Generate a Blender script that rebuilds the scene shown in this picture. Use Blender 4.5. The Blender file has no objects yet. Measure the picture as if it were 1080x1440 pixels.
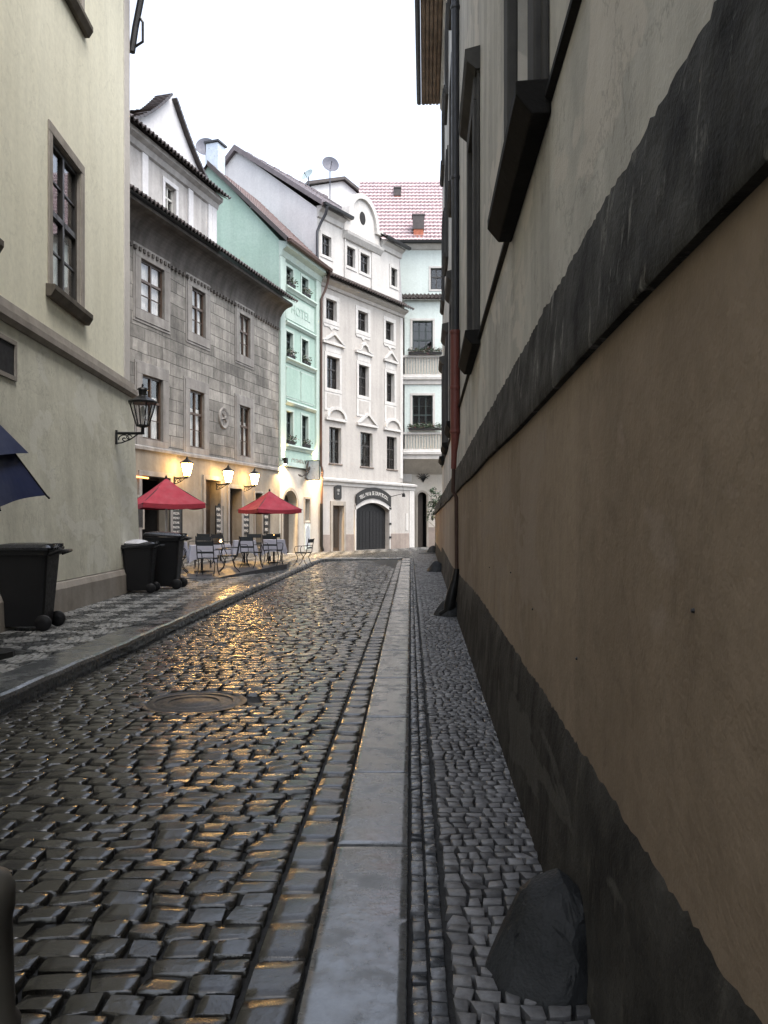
import bpy, bmesh, math, random
import numpy as np
from mathutils import Vector, Matrix
R = math.radians
random.seed(7)
rng = np.random.default_rng(7)
sc = bpy.context.scene
C = sc.collection
F, CX, CY, EYE = 1165.0, 540.0, 738.0, 1.5      # focal length, principal column, horizon row of the photograph (pixels), eye height (m)

# ------------------------------------------------------------------ materials
def newmat(name):
    m = bpy.data.materials.new(name); m.use_nodes = True
    nt = m.node_tree; b = nt.nodes['Principled BSDF']
    return m, nt, b

def nd(nt, typ, **kw):
    n = nt.nodes.new(typ)
    for k, v in kw.items():
        if k in n.inputs: n.inputs[k].default_value = v
        else: setattr(n, k, v)
    return n

def coords(nt, scale=(1, 1, 1), loc=(0, 0, 0)):
    tc = nd(nt, 'ShaderNodeTexCoord'); mp = nd(nt, 'ShaderNodeMapping')
    mp.inputs['Scale'].default_value = scale; mp.inputs['Location'].default_value = loc
    nt.links.new(tc.outputs['Object'], mp.inputs['Vector'])
    return mp.outputs['Vector']

def noise(nt, vec, scale, detail=5, rough=.55, dist=0):
    n = nd(nt, 'ShaderNodeTexNoise', Scale=scale, Detail=detail, Roughness=rough, Distortion=dist)
    nt.links.new(vec, n.inputs['Vector']); return n.outputs['Fac']

def ramp(nt, fac, stops):
    r = nd(nt, 'ShaderNodeValToRGB'); e = r.color_ramp.elements
    while len(e) < len(stops): e.new(.5)
    for i, (p, c) in enumerate(stops):
        e[i].position = p; e[i].color = (c, c, c, 1) if isinstance(c, (int, float)) else (*c, 1)
    nt.links.new(fac, r.inputs['Fac']); return r.outputs['Color']

def mix(nt, fac, a, b, mode='MIX'):
    n = nd(nt, 'ShaderNodeMix', data_type='RGBA', blend_type=mode)
    for sock, v in ((n.inputs[0], fac), (n.inputs[6], a), (n.inputs[7], b)):
        if isinstance(v, (int, float)): sock.default_value = v
        elif isinstance(v, tuple): sock.default_value = (*v, 1) if len(v) == 3 else v
        else: nt.links.new(v, sock)
    return n.outputs[2]

def bump(nt, b, fac, strength=.3, dist=.01, prev=None):
    n = nd(nt, 'ShaderNodeBump', Strength=strength, Distance=dist)
    nt.links.new(fac, n.inputs['Height'])
    if prev is not None: nt.links.new(prev, n.inputs['Normal'])
    nt.links.new(n.outputs['Normal'], b.inputs['Normal']); return n.outputs['Normal']

def plaster(name, c1, c2, rough=.85, scale=.5, streak=0., grain=.35, drips=None, spots=0., big=.5, cracks=0., patch=None):
    """painted render: blotches, rain streaks running down it, fine grain and trowel waves"""
    m, nt, b = newmat(name); v = coords(nt)
    col = mix(nt, ramp(nt, noise(nt, v, scale, 7, .62), [(.35, 0.), (.68, 1.)]), c1, c2)
    fine = ramp(nt, noise(nt, v, 9, 6, .7), [(.3, 1 - .16), (.7, 1.)])
    col = mix(nt, 1., col, fine, 'MULTIPLY')
    if streak:
        sv = coords(nt, (1.7, 1.7, .13), (2.3, 0, 5))
        st = ramp(nt, noise(nt, sv, 1.6, 3, .5), [(.40, 1 - streak), (.62, 1.)])
        col = mix(nt, 1., col, st, 'MULTIPLY')
    if drips:
        dv = coords(nt, (7, 7, 2.2), (3, 1, 0))
        col = mix(nt, ramp(nt, noise(nt, dv, 1.5, 6, .7), [(.57, 0.), (.74, 1.)]), col, drips)
    if spots:
        col = mix(nt, ramp(nt, noise(nt, v, 2.1, 8, .75), [(.6, 0.), (.67, spots)]), col, tuple(x * .55 for x in c1))
    if patch:
        pv = noise(nt, coords(nt, (.55, .55, .9), (7, 2, 1)), 1.1, 4, .6, .6)
        col = mix(nt, ramp(nt, pv, [(.555, 0.), (.575, .75)]), col, patch)
    if cracks:
        cv = noise(nt, coords(nt, (1, 1, .7), (1, 9, 4)), .8, 9, .62, .4)
        col = mix(nt, 1., col, ramp(nt, cv, [(.494, 1.), (.4985, 1 - cracks), (.5015, 1 - cracks), (.506, 1.)]), 'MULTIPLY')
    nt.links.new(col, b.inputs['Base Color']); b.inputs['Roughness'].default_value = rough; b.inputs['Specular IOR Level'].default_value = .12
    n1 = bump(nt, b, noise(nt, v, 70, 4), grain, .004)
    bump(nt, b, noise(nt, v, 2.2, 6, .6), big, .03, n1)
    return m

def paint(name, c, rough=.5, metal=0., var=.25, scale=6, bmp=.1):
    m, nt, b = newmat(name); v = coords(nt)
    f = ramp(nt, noise(nt, v, scale, 6, .65), [(.3, 1 - var), (.75, 1.)])
    nt.links.new(mix(nt, 1., c, f, 'MULTIPLY'), b.inputs['Base Color'])
    b.inputs['Metallic'].default_value = metal
    nt.links.new(ramp(nt, noise(nt, v, scale * 1.7, 5), [(.3, max(.03, rough - .12)), (.7, min(1, rough + .12))]), b.inputs['Roughness'])
    if bmp: bump(nt, b, noise(nt, v, scale * 7, 4), bmp, .004)
    return m

def emit(name, c, s):
    m, nt, b = newmat(name)
    b.inputs['Base Color'].default_value = (*c, 1)
    b.inputs['Emission Color'].default_value = (*c, 1); b.inputs['Emission Strength'].default_value = s
    return m

def glass(name, tint=.75, rough=.03, wavy=.1):
    m, nt, b = newmat(name); nt.nodes.remove(b)
    out = nt.nodes['Material Output']; v = coords(nt)
    tr = nd(nt, 'ShaderNodeBsdfTransparent'); tr.inputs['Color'].default_value = (tint, tint, tint, 1)
    gl = nd(nt, 'ShaderNodeBsdfGlossy', Roughness=rough)
    bp = nd(nt, 'ShaderNodeBump', Strength=wavy, Distance=.02)
    nt.links.new(noise(nt, v, 1.3, 2), bp.inputs['Height']); nt.links.new(bp.outputs['Normal'], gl.inputs['Normal'])
    ge = nd(nt, 'ShaderNodeNewGeometry'); mr = nd(nt, 'ShaderNodeMapRange'); mr.inputs['To Min'].default_value = 1.5; mr.inputs['To Max'].default_value = 1 / 1.5
    nt.links.new(ge.outputs['Backfacing'], mr.inputs['Value'])
    fr = nd(nt, 'ShaderNodeFresnel'); nt.links.new(mr.outputs['Result'], fr.inputs['IOR']); nt.links.new(bp.outputs['Normal'], fr.inputs['Normal'])
    mx = nd(nt, 'ShaderNodeMixShader')
    nt.links.new(fr.outputs[0], mx.inputs[0]); nt.links.new(tr.outputs[0], mx.inputs[1]); nt.links.new(gl.outputs[0], mx.inputs[2])
    nt.links.new(mx.outputs[0], out.inputs['Surface'])
    return m

def wet_stone(name, dark, light, r0, r1, spec=.5, grain=.5, gs=55, coat=0.):
    """wet paving stone: its own tone per stone, damp film with dry patches"""
    m, nt, b = newmat(name); v = coords(nt)
    at = nd(nt, 'ShaderNodeAttribute', attribute_name='tone')
    col = mix(nt, at.outputs['Fac'], dark, light)
    col = mix(nt, 1., col, ramp(nt, noise(nt, v, 38, 6, .7), [(.3, .6), (.7, 1.15)]), 'MULTIPLY')
    nt.links.new(col, b.inputs['Base Color'])
    nt.links.new(ramp(nt, noise(nt, v, 4.5, 6, .7), [(.36, r0), (.66, r1)]), b.inputs['Roughness'])
    b.inputs['Specular IOR Level'].default_value = spec
    if coat:
        b.inputs['Coat Weight'].default_value = coat; b.inputs['Coat Roughness'].default_value = .06; b.inputs['Coat IOR'].default_value = 1.33
    n1 = bump(nt, b, noise(nt, v, gs, 5, .65), grain, .006)
    bump(nt, b, noise(nt, v, 13, 3), grain, .012, n1)
    return m

def ashlar(name, c1, c2, mortar, bw=1.05, bh=.46):
    m, nt, b = newmat(name); v = coords(nt)
    sw = nd(nt, 'ShaderNodeSeparateXYZ'); cb = nd(nt, 'ShaderNodeCombineXYZ'); nt.links.new(v, sw.inputs[0])
    nt.links.new(sw.outputs[0], cb.inputs[0]); nt.links.new(sw.outputs[2], cb.inputs[1])
    wob = nd(nt, 'ShaderNodeVectorMath', operation='ADD')
    nz = nd(nt, 'ShaderNodeTexNoise', Scale=.9, Detail=3); nt.links.new(v, nz.inputs['Vector'])
    sc_ = nd(nt, 'ShaderNodeVectorMath', operation='SCALE', Scale=.09); nt.links.new(nz.outputs['Color'], sc_.inputs[0])
    nt.links.new(cb.outputs[0], wob.inputs[0]); nt.links.new(sc_.outputs[0], wob.inputs[1])
    br = nd(nt, 'ShaderNodeTexBrick', offset=.43, squash=1.35, squash_frequency=3)
    br.inputs['Color1'].default_value = (*c1, 1); br.inputs['Color2'].default_value = (*c2, 1); br.inputs['Mortar'].default_value = (*mortar, 1)
    br.inputs['Scale'].default_value = 1; br.inputs['Brick Width'].default_value = bw; br.inputs['Row Height'].default_value = bh
    br.inputs['Mortar Size'].default_value = .016; br.inputs['Mortar Smooth'].default_value = .4; br.inputs['Bias'].default_value = -.1
    nt.links.new(wob.outputs[0], br.inputs['Vector'])
    blot = ramp(nt, noise(nt, v, .55, 7, .7), [(.36, .42), (.64, 1.1)])
    col = mix(nt, 1., br.outputs['Color'], blot, 'MULTIPLY')
    col = mix(nt, 1., col, ramp(nt, noise(nt, v, 6, 6, .7), [(.3, .75), (.7, 1.08)]), 'MULTIPLY')
    sv = coords(nt, (2.4, 2.4, .2))
    col = mix(nt, 1., col, ramp(nt, noise(nt, sv, 1.5, 6, .7), [(.42, .72), (.6, 1.)]), 'MULTIPLY')
    nt.links.new(col, b.inputs['Base Color']); b.inputs['Roughness'].default_value = .85
    inv = ramp(nt, br.outputs['Fac'], [(0., 1.), (1., 0.)])
    n1 = bump(nt, b, inv, .8, .02)
    bump(nt, b, noise(nt, v, 14, 6, .7), .5, .015, n1)
    return m

M = {}
M['yellow'] = plaster('yellow_render', (.75, .725, .575), (.82, .80, .65), streak=.06, scale=.35, grain=.2, big=.25, cracks=.12)
M['yellow_low'] = plaster('yellow_grey_render', (.57, .555, .455), (.70, .685, .57), streak=.10, scale=.9, grain=.3, spots=.22, cracks=.2, patch=(.62, .61, .53))
M['quoin'] = plaster('pale_lilac_stone', (.52, .49, .46), (.60, .57, .53), grain=.3)
M['sandstone'] = plaster('grey_sandstone_trim', (.29, .26, .225), (.37, .34, .30), scale=1.5, grain=.5, streak=.15)
M['trim_dark'] = plaster('weathered_sill_stone', (.10, .088, .072), (.16, .14, .115), scale=2, grain=.5, streak=.3)
M['ashlar'] = ashlar('grey_ashlar_wall', (.235, .218, .192), (.39, .365, .325), (.13, .12, .105), .95, .43)
M['ashlar_trim'] = plaster('grey_stone_trim', (.22, .205, .19), (.31, .295, .275), scale=1.2, grain=.5, streak=.25)
M['cove'] = plaster('sooty_stone_cove', (.085, .077, .070), (.15, .138, .128), scale=.9, grain=.8, streak=.3, spots=.3)
M['ground_render'] = plaster('warm_grey_render', (.20, .18, .15), (.28, .252, .21), scale=.9, streak=.15)
M['attic'] = plaster('attic_offwhite_render', (.40, .38, .36), (.62, .60, .585), scale=.55, streak=.2, spots=.35)
M['gable_white'] = plaster('gable_white_render', (.60, .59, .60), (.68, .67, .67), scale=.6, streak=.06)
M['green'] = plaster('mint_render', (.325, .445, .38), (.38, .495, .435), scale=.5, streak=.08)
M['green_pale'] = plaster('pale_mint_trim', (.40, .49, .44), (.46, .54, .49), scale=.8, streak=.06)
M['pink'] = plaster('pinkish_white_render', (.415, .388, .36), (.485, .455, .42), scale=.5, streak=.10, cracks=.1)
M['white'] = plaster('white_stucco', (.52, .50, .475), (.60, .58, .55), scale=.6, streak=.10)
M['white_cool'] = plaster('cool_white_render', (.54, .60, .57), (.60, .66, .63), scale=.5, streak=.05)
M['cream'] = plaster('cream_render', (.46, .425, .37), (.53, .495, .44), scale=.7, streak=.08)
M['plinth_pink'] = plaster('pink_stone_base', (.27, .225, .195), (.34, .285, .25), scale=1.4, streak=.15, spots=.3)
M['palace'] = plaster('palace_beige_render', (.44, .42, .38), (.63, .61, .555), scale=.45, streak=.22, grain=.6, spots=.25, cracks=.25, patch=(.55, .51, .455))
M['ochre'] = plaster('ochre_brown_render', (.23, .176, .127), (.33, .26, .192), scale=.42, streak=.12, grain=.45, spots=.22, big=.7, cracks=.12, patch=(.26, .208, .163))
M['ledge'] = plaster('blackened_ledge_stone', (.014, .014, .0135), (.080, .079, .074), scale=3.4, grain=.9, drips=(.26, .255, .235), big=1., spots=.4)
M['plinth'] = plaster('damp_dark_plinth', (.018, .017, .0155), (.060, .056, .049), scale=3., grain=1., drips=(.085, .078, .066), big=1., spots=.5, patch=(.07, .066, .058))
M['plaster_scar'] = plaster('peeled_pale_render', (.17, .155, .13), (.24, .22, .19), scale=3, grain=1., big=1.)
M['surround_dark'] = plaster('dark_grey_stone_surround', (.060, .058, .056), (.09, .087, .083), scale=1.6, grain=.6, streak=.2)
M['sill_black'] = plaster('sooty_sill_stone', (.010, .0095, .009), (.020, .019, .018), scale=2, grain=.8)
M['soffit'] = plaster('brown_soffit_boards', (.25, .19, .145), (.34, .265, .205), scale=1.2, streak=.3)
M['frame_dark'] = paint('dark_brown_window_paint', (.030, .026, .023), .45)
M['frame_green'] = paint('dark_green_window_paint', (.018, .030, .027), .45)
M['frame_white'] = paint('white_window_paint', (.55, .54, .5), .45)
M['frame_brown'] = paint('brown_window_paint', (.07, .042, .027), .45)
M['interior'] = paint('dark_room', (.012, .011, .011), .9, bmp=0)
M['pane'] = glass('window_glass', .93)
M['curtain'] = paint('lace_curtain', (.80, .78, .74), .9, var=.45, scale=3)
M['wood_dark'] = paint('dark_wooden_door', (.040, .030, .023), .5, scale=4)
M['wood_brown'] = paint('brown_wooden_door', (.085, .055, .034), .5, scale=4)
M['gate'] = paint('black_garage_gate', (.016, .016, .017), .5)
M['iron'] = paint('black_wrought_iron', (.012, .012, .012), .4, scale=12)
M['pipe_grey'] = paint('grey_zinc_pipe', (.040, .041, .046), .45, metal=.3)
M['pipe_red'] = paint('red_brown_pipe', (.16, .040, .030), .45)
M['pipe_rust'] = paint('rusty_brown_pipe', (.060, .028, .018), .6)
M['tile_dark'] = paint('dark_brown_roof_tile', (.060, .043, .038), .38, var=.6, scale=3)
M['tile_brown'] = paint('wet_brown_roof_tile', (.125, .078, .070), .45, var=.4, scale=3)
M['tile_grey'] = paint('wet_greyviolet_roof_tile', (.16, .13, .135), .35, var=.4, scale=3)
M['tile_red'] = paint('pale_red_roof_tile', (.40, .285, .29), .5, var=.35, scale=2)
M['sheen_white'] = paint('painted_tile_sheen', (.53, .45, .47), .7, var=.3)  # sky reflection on wet tile ends, painted as a pale colour
M['brick_orange'] = paint('orange_chimney_brick', (.42, .13, .07), .8, var=.4)
M['tin'] = paint('pale_sheet_metal', (.55, .60, .66), .35, metal=.4)
M['dish'] = paint('grey_dish_metal', (.085, .09, .12), .6)
M['dish_pale'] = paint('pale_dish_metal', (.30, .37, .39), .5)
M['bin'] = paint('black_bin_plastic', (.010, .010, .011), .45, scale=15)
M['bin_lid'] = paint('wet_bin_lid_plastic', (.018, .019, .022), .22, scale=15)
M['bag'] = paint('white_rubbish_bag', (.5, .5, .52), .4)
M['red'] = paint('red_parasol_cloth', (.30, .018, .036), .8, var=.3, scale=3)
M['blue'] = paint('blue_parasol_cloth', (.006, .013, .055), .6, var=.3, scale=3)
M['pole'] = paint('white_parasol_pole', (.6, .58, .54), .4)
M['cloth'] = paint('white_tablecloth', (.36, .36, .42), .8, var=.25, scale=4)
M['chair'] = paint('dark_chair_metal', (.016, .016, .020), .4, scale=14)
M['slat'] = paint('dark_green_chair_slat', (.020, .024, .027), .4, scale=14)
M['board'] = paint('menu_board_black', (.016, .015, .014), .5)
M['chalk'] = paint('white_lettering', (.62, .60, .56), .8, var=.3, scale=25)
M['chalk_dim'] = paint('dim_white_lettering', (.30, .29, .27), .8, var=.4, scale=30)
M['lamp_lit'] = emit('lit_lantern_glass', (1., .57, .18), 30)
M['spot_lit'] = emit('lit_spot_lens', (1., .80, .48), 25)
M['candle'] = emit('candle_flame', (1., .55, .16), 8)
M['tube_lit'] = emit('lit_orange_tube', (1., .36, .09), 1.6)
M['lamp_glass'] = glass('clear_lantern_glass', .80, .25, .5)
M['leaf'] = paint('dark_leaf', (.035, .060, .028), .5, var=.5, scale=8, bmp=0)
M['leaf_pale'] = paint('pale_leaf', (.10, .15, .085), .5, var=.5, scale=8, bmp=0)
M['petal_red'] = paint('dull_red_petal', (.26, .035, .045), .6, bmp=0)
M['petal_white'] = paint('pale_petal', (.5, .44, .46), .6, bmp=0)
M['planter'] = paint('dark_flower_box', (.022, .020, .020), .6)
M['granite'] = wet_stone('wet_granite_slab', (.050, .055, .057), (.125, .131, .134), .02, .42, grain=.12, gs=30, spec=1.)
M['cobble'] = wet_stone('wet_cobblestone', (.008, .008, .0078), (.036, .034, .029), .04, .30, grain=.2, gs=60, spec=.62)
M['mosaic'] = wet_stone('pale_mosaic_stone', (.055, .055, .057), (.185, .185, .19), .30, .6, grain=.25, gs=80, spec=.4)
M['mosaic_row'] = wet_stone('dark_mosaic_row', (.045, .050, .056), (.12, .125, .135), .14, .4, grain=.25, gs=80)
M['checker'] = wet_stone('two_tone_pavement_stone', (.013, .015, .015), (.26, .26, .25), .26, .55, grain=.2, gs=70, spec=.4)
M['bed'] = paint('wet_joint_sand', (.006, .006, .0055), .75, scale=20, bmp=.6)
M['guard'] = plaster('black_guard_stone', (.016, .017, .018), (.036, .038, .040), rough=.5, scale=4, grain=1., big=1.)
M['bollard'] = paint('grey_painted_bollard', (.075, .070, .058), .6, scale=5)
M['rust_lid'] = paint('wet_iron_cover', (.014, .013, .012), .42, metal=.1, scale=20, bmp=.4)
M['deck'] = paint('grey_deck_boards', (.06, .06, .063), .4, scale=5)

# ------------------------------------------------------------------ mesh helpers
class MB:
    def __init__(s): s.v = []; s.f = []; s.m = []; s.mats = []
    def mi(s, mat):
        mat = M[mat] if isinstance(mat, str) else mat
        if mat not in s.mats: s.mats.append(mat)
        return s.mats.index(mat)
    def add(s, vs, fs, mat):
        o = len(s.v); k = s.mi(mat)
        s.v += [tuple(v) for v in vs]; s.f += [tuple(i + o for i in f) for f in fs]; s.m += [k] * len(fs); return s
    def quad(s, a, b, c, d, mat): return s.add([a, b, c, d], [(0, 1, 2, 3)], mat)
    def box(s, x0, x1, y0, y1, z0, z1, mat):
        vs = [(x, y, z) for z in (z0, z1) for y in (y0, y1) for x in (x0, x1)]
        return s.add(vs, [(0, 2, 3, 1), (4, 5, 7, 6), (0, 1, 5, 4), (2, 6, 7, 3), (0, 4, 6, 2), (1, 3, 7, 5)], mat)
    def prism(s, poly, y0, y1, mat):
        """poly in x,z (seen from the front, counter-clockwise), extruded from y0 (front) to y1"""
        n = len(poly)
        vs = [(x, y0, z) for x, z in poly] + [(x, y1, z) for x, z in poly]
        fs = [tuple(range(n)), tuple(range(2 * n - 1, n - 1, -1))] + [(i, i + n, (i + 1) % n + n, (i + 1) % n) for i in range(n)]
        return s.add(vs, fs, mat)
    def profile(s, prof, x0, x1, mat):
        """prof in y,z swept along x with end caps"""
        n = len(prof)
        vs = [(x0, y, z) for y, z in prof] + [(x1, y, z) for y, z in prof]
        fs = [tuple(range(n - 1, -1, -1)), tuple(range(n, 2 * n))] + [(i, (i + 1) % n, (i + 1) % n + n, i + n) for i in range(n)]
        return s.add(vs, fs, mat)
    def tube(s, pts, r, mat, n=8, closed=False):
        pts = [Vector(p) for p in pts]; rs = r if isinstance(r, (list, tuple)) else [r] * len(pts)
        vs = []; fs = []; N = len(pts)
        up = Vector((0, 0, 1)); prev = None
        for i, p in enumerate(pts):
            if closed: t = pts[(i + 1) % N] - pts[i - 1]
            else: t = pts[min(i + 1, N - 1)] - pts[max(i - 1, 0)]
            t.normalize()
            if prev is None:
                a = t.cross(up) if abs(t.dot(up)) < .95 else t.cross(Vector((1, 0, 0)))
            else: a = prev - t * prev.dot(t)
            a.normalize(); prev = a; b = t.cross(a)
            for k in range(n):
                w = 2 * math.pi * k / n; vs.append(p + (a * math.cos(w) + b * math.sin(w)) * rs[i])
        for i in range(N if closed else N - 1):
            for k in range(n):
                j = (i + 1) % N
                fs.append((i * n + k, i * n + (k + 1) % n, j * n + (k + 1) % n, j * n + k))
        if not closed: fs += [tuple(range(n - 1, -1, -1)), tuple(range((N - 1) * n, N * n))]
        return s.add(vs, fs, mat)
    def lathe(s, prof, mat, n=20, c=(0, 0, 0), rot=0., caps=True):
        vs = []; fs = []
        for r, z in prof:
            for k in range(n):
                w = 2 * math.pi * k / n + rot; vs.append((c[0] + r * math.cos(w), c[1] + r * math.sin(w), c[2] + z))
        for i in range(len(prof) - 1):
            for k in range(n): fs.append((i * n + k, i * n + (k + 1) % n, (i + 1) * n + (k + 1) % n, (i + 1) * n + k))
        if caps: fs += [tuple(range(n - 1, -1, -1)), tuple(range((len(prof) - 1) * n, len(prof) * n))]
        return s.add(vs, fs, mat)
    def build(s, name, parent=None, smooth=False, bevel=0., seg=2, loc=None):
        me = bpy.data.meshes.new(name); me.from_pydata(s.v, [], s.f)
        for m in s.mats: me.materials.append(m)
        me.polygons.foreach_set('material_index', s.m)
        if smooth: me.polygons.foreach_set('use_smooth', [True] * len(s.f))
        me.update()
        o = bpy.data.objects.new(name, me); C.objects.link(o); o.parent = parent
        if loc: o.location = loc
        if bevel:
            b = o.modifiers.new('soft_edges', 'BEVEL'); b.width = bevel; b.segments = seg; b.limit_method = 'ANGLE'; b.angle_limit = R(40)
        if smooth: 
            try: me.set_sharp_from_angle(angle=R(42))
            except Exception: pass
        return o

def tag(o, label=None, cat=None, group=None, kind=None):
    if label: o['label'] = label
    if cat: o['category'] = cat
    if group: o['group'] = group
    if kind: o['kind'] = kind
    return o

def thing(name, label, cat, loc=(0, 0, 0), rz=0., group=None):
    o = bpy.data.objects.new(name, None); C.objects.link(o); o.empty_display_size = .3
    o.location = loc; o.rotation_euler = (0, 0, rz)
    return tag(o, label, cat, group)

def dup(root, loc, rz, label, group=None):
    def cp(o, par):
        c = o.copy(); C.objects.link(c); c.parent = par
        for ch in o.children: cp(ch, c)
        return c
    r = cp(root, None); r.location = loc; r.rotation_euler = (0, 0, rz); r['label'] = label
    if group: r['group'] = group
    return r

def at(px, py, Y): return Vector(((px - CX) * Y / F, Y, EYE + (CY - py) * Y / F))

class Facade:
    """a house front: local x runs along it (to the right as seen from the street), local -y is out over the street"""
    def __init__(s, O, u):
        l = math.hypot(*u); s.u = (u[0] / l, u[1] / l); s.O = O; s.rz = math.atan2(s.u[1], s.u[0])
        s.n = (s.u[1], -s.u[0])
    def L(s, px, out=0.):
        k = (px - CX) / F; ox = s.O[0] + s.n[0] * out; oy = s.O[1] + s.n[1] * out
        return (k * oy - ox) / (s.u[0] - k * s.u[1])
    def Y(s, L, out=0.): return s.O[1] + s.u[1] * L + s.n[1] * out
    def Z(s, px, py, out=0.): return EYE + (CY - py) * s.Y(s.L(px, out), out) / F
    def world(s, L, out=0., z=0.): return (s.O[0] + s.u[0] * L + s.n[0] * out, s.O[1] + s.u[1] * L + s.n[1] * out, z)
    def thing(s, name, label, cat, group=None): return thing(name, label, cat, (s.O[0], s.O[1], 0), s.rz, group)

def wall(mb, x0, x1, z0, z1, holes, mat, y=0., rev=.24, rmat=None, room=True, depth=None):
    rmat = rmat or mat
    xs = sorted({x0, x1, *[h[0] for h in holes], *[h[1] for h in holes]}); zs = sorted({z0, z1, *[h[2] for h in holes], *[h[3] for h in holes]})
    xs = [x for x in xs if x0 - 1e-6 <= x <= x1 + 1e-6]; zs = [z for z in zs if z0 - 1e-6 <= z <= z1 + 1e-6]
    for a, b in zip(xs, xs[1:]):
        for c, d in zip(zs, zs[1:]):
            mx, mz = (a + b) / 2, (c + d) / 2
            if any(h[0] < mx < h[1] and h[2] < mz < h[3] for h in holes): continue
            mb.quad((a, y, c), (b, y, c), (b, y, d), (a, y, d), mat)
    for a, b, c, d in holes:
        e = y + rev
        mb.quad((a, y, c), (a, y, d), (a, e, d), (a, e, c), rmat); mb.quad((b, y, d), (b, y, c), (b, e, c), (b, e, d), rmat)
        mb.quad((a, y, d), (b, y, d), (b, e, d), (a, e, d), rmat); mb.quad((a, y, c), (a, e, c), (b, e, c), (b, y, c), rmat)
        if room:
            g = e + 1.0; i = 'interior'
            mb.quad((a, e, c), (a, e, d), (a, g, d), (a, g, c), i); mb.quad((b, e, d), (b, e, c), (b, g, c), (b, g, d), i)
            mb.quad((a, e, d), (b, e, d), (b, g, d), (a, g, d), i); mb.quad((a, e, c), (a, g, c), (b, g, c), (b, e, c), i)
            mb.quad((a, g, c), (b, g, c), (b, g, d), (a, g, d), i)
    if depth:
        e = y + depth
        mb.quad((x0, e, z0), (x0, y, z0), (x0, y, z1), (x0, e, z1), mat); mb.quad((x1, y, z0), (x1, e, z0), (x1, e, z1), (x1, y, z1), mat)
        mb.quad((x1, e, z0), (x0, e, z0), (x0, e, z1), (x1, e, z1), mat); mb.quad((x0, y, z1), (x1, y, z1), (x1, e, z1), (x0, e, z1), mat)

def ring(mb, x0, x1, z0, z1, w, y0, y1, mat, bottom=True, wt=None, wb=None):
    wt = wt or w; wb = wb or w
    mb.box(x0 - w, x0, y0, y1, z0, z1, mat); mb.box(x1, x1 + w, y0, y1, z0, z1, mat)
    mb.box(x0 - w, x1 + w, y0, y1, z1, z1 + wt, mat)
    if bottom: mb.box(x0 - w, x1 + w, y0, y1, z0 - wb, z0, mat)

def window(par, h, rev=.24, frame='frame_dark', cols=2, rows=(.62,), bar=.055, y=0., surround=None, sill=None, curtain=None, thin=True, pmat='pane'):
    """frame with mullion, transom and glazing bars; panes, surround and sill are its sub-parts"""
    x0, x1, z0, z1 = h; b = bar; ye = y + rev; g = .004
    f = MB()
    f.box(x0 + g, x0 + b, ye - .07, ye, z0 + g, z1 - g, frame); f.box(x1 - b, x1 - g, ye - .07, ye, z0 + g, z1 - g, frame)
    f.box(x0 + b, x1 - b, ye - .07, ye, z0 + g, z0 + b, frame); f.box(x0 + b, x1 - b, ye - .07, ye, z1 - b, z1 - g, frame)
    xi = [x0 + b] + [x0 + (x1 - x0) * k / cols for k in range(1, cols)] + [x1 - b]
    zi = [z0 + b] + [z0 + (z1 - z0) * r for r in rows] + [z1 - b]
    for x in xi[1:-1]: f.box(x - b * .55, x + b * .55, ye - .08, ye, z0 + b, z1 - b, frame)
    for k, z in enumerate(zi[1:-1]):
        for a, c in zip(xi, xi[1:]):
            l = a + (b * .55 if a != xi[0] else 0); r_ = c - (b * .55 if c != xi[-1] else 0)
            f.box(l, r_, ye - .085, ye, z - b * .6, z + b * .6, frame)
    if thin:
        t = b * .22
        for a, c in zip(xi, xi[1:]):
            l = a + (b * .55 if a != xi[0] else 0); r_ = c - (b * .55 if c != xi[-1] else 0)
            for k, (p, q) in enumerate(zip(zi, zi[1:])):
                n = max(1, round((q - p) / .55))
                for j in range(1, n):
                    z = p + (q - p) * j / n; f.box(l, r_, ye - .055, ye - .015, z - t, z + t, frame)
    w = f.build('window', par)
    p = MB(); p.box(x0 + b, x1 - b, ye - .035, ye - .029, z0 + b, z1 - b, pmat); p.build('pane', w)
    if curtain:
        c = MB(); n = 24; yy = ye + .05
        for k in range(n):
            a = x0 + (x1 - x0) * k / n; d = x0 + (x1 - x0) * (k + 1) / n
            ya = yy + .02 * math.sin(k * 1.9); yb = yy + .02 * math.sin((k + 1) * 1.9)
            c.quad((a, ya, z0 + curtain[0] * (z1 - z0)), (d, yb, z0 + curtain[0] * (z1 - z0)), (d, yb, z0 + curtain[1] * (z1 - z0)), (a, ya, z0 + curtain[1] * (z1 - z0)), 'curtain')
        c.build('curtain', w)
    if surround:
        m_, wd, pj = surround[:3]; s = MB(); ring(s, x0, x1, z0, z1, wd, y - pj, y - .0005, m_, bottom=sill is None)
        if len(surround) > 3:
            e = surround[3]; ring(s, x0 - wd, x1 + wd, z0 - (wd if sill is None else 0), z1 + wd, e, y - pj * .5, y - .0007, m_, bottom=sill is None)
        s.build('window_surround', w, bevel=.012)
    if sill:
        m_, hgt, pj, ext = sill; s = MB()
        s.profile([(y - pj, z0 - hgt * .45), (y - pj, z0 - .008), (y - .001, z0), (y - .001, z0 - hgt), (y - pj * .55, z0 - hgt)], x0 - ext, x1 + ext, m_)
        s.build('sill', w, bevel=.008)
    return w

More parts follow.
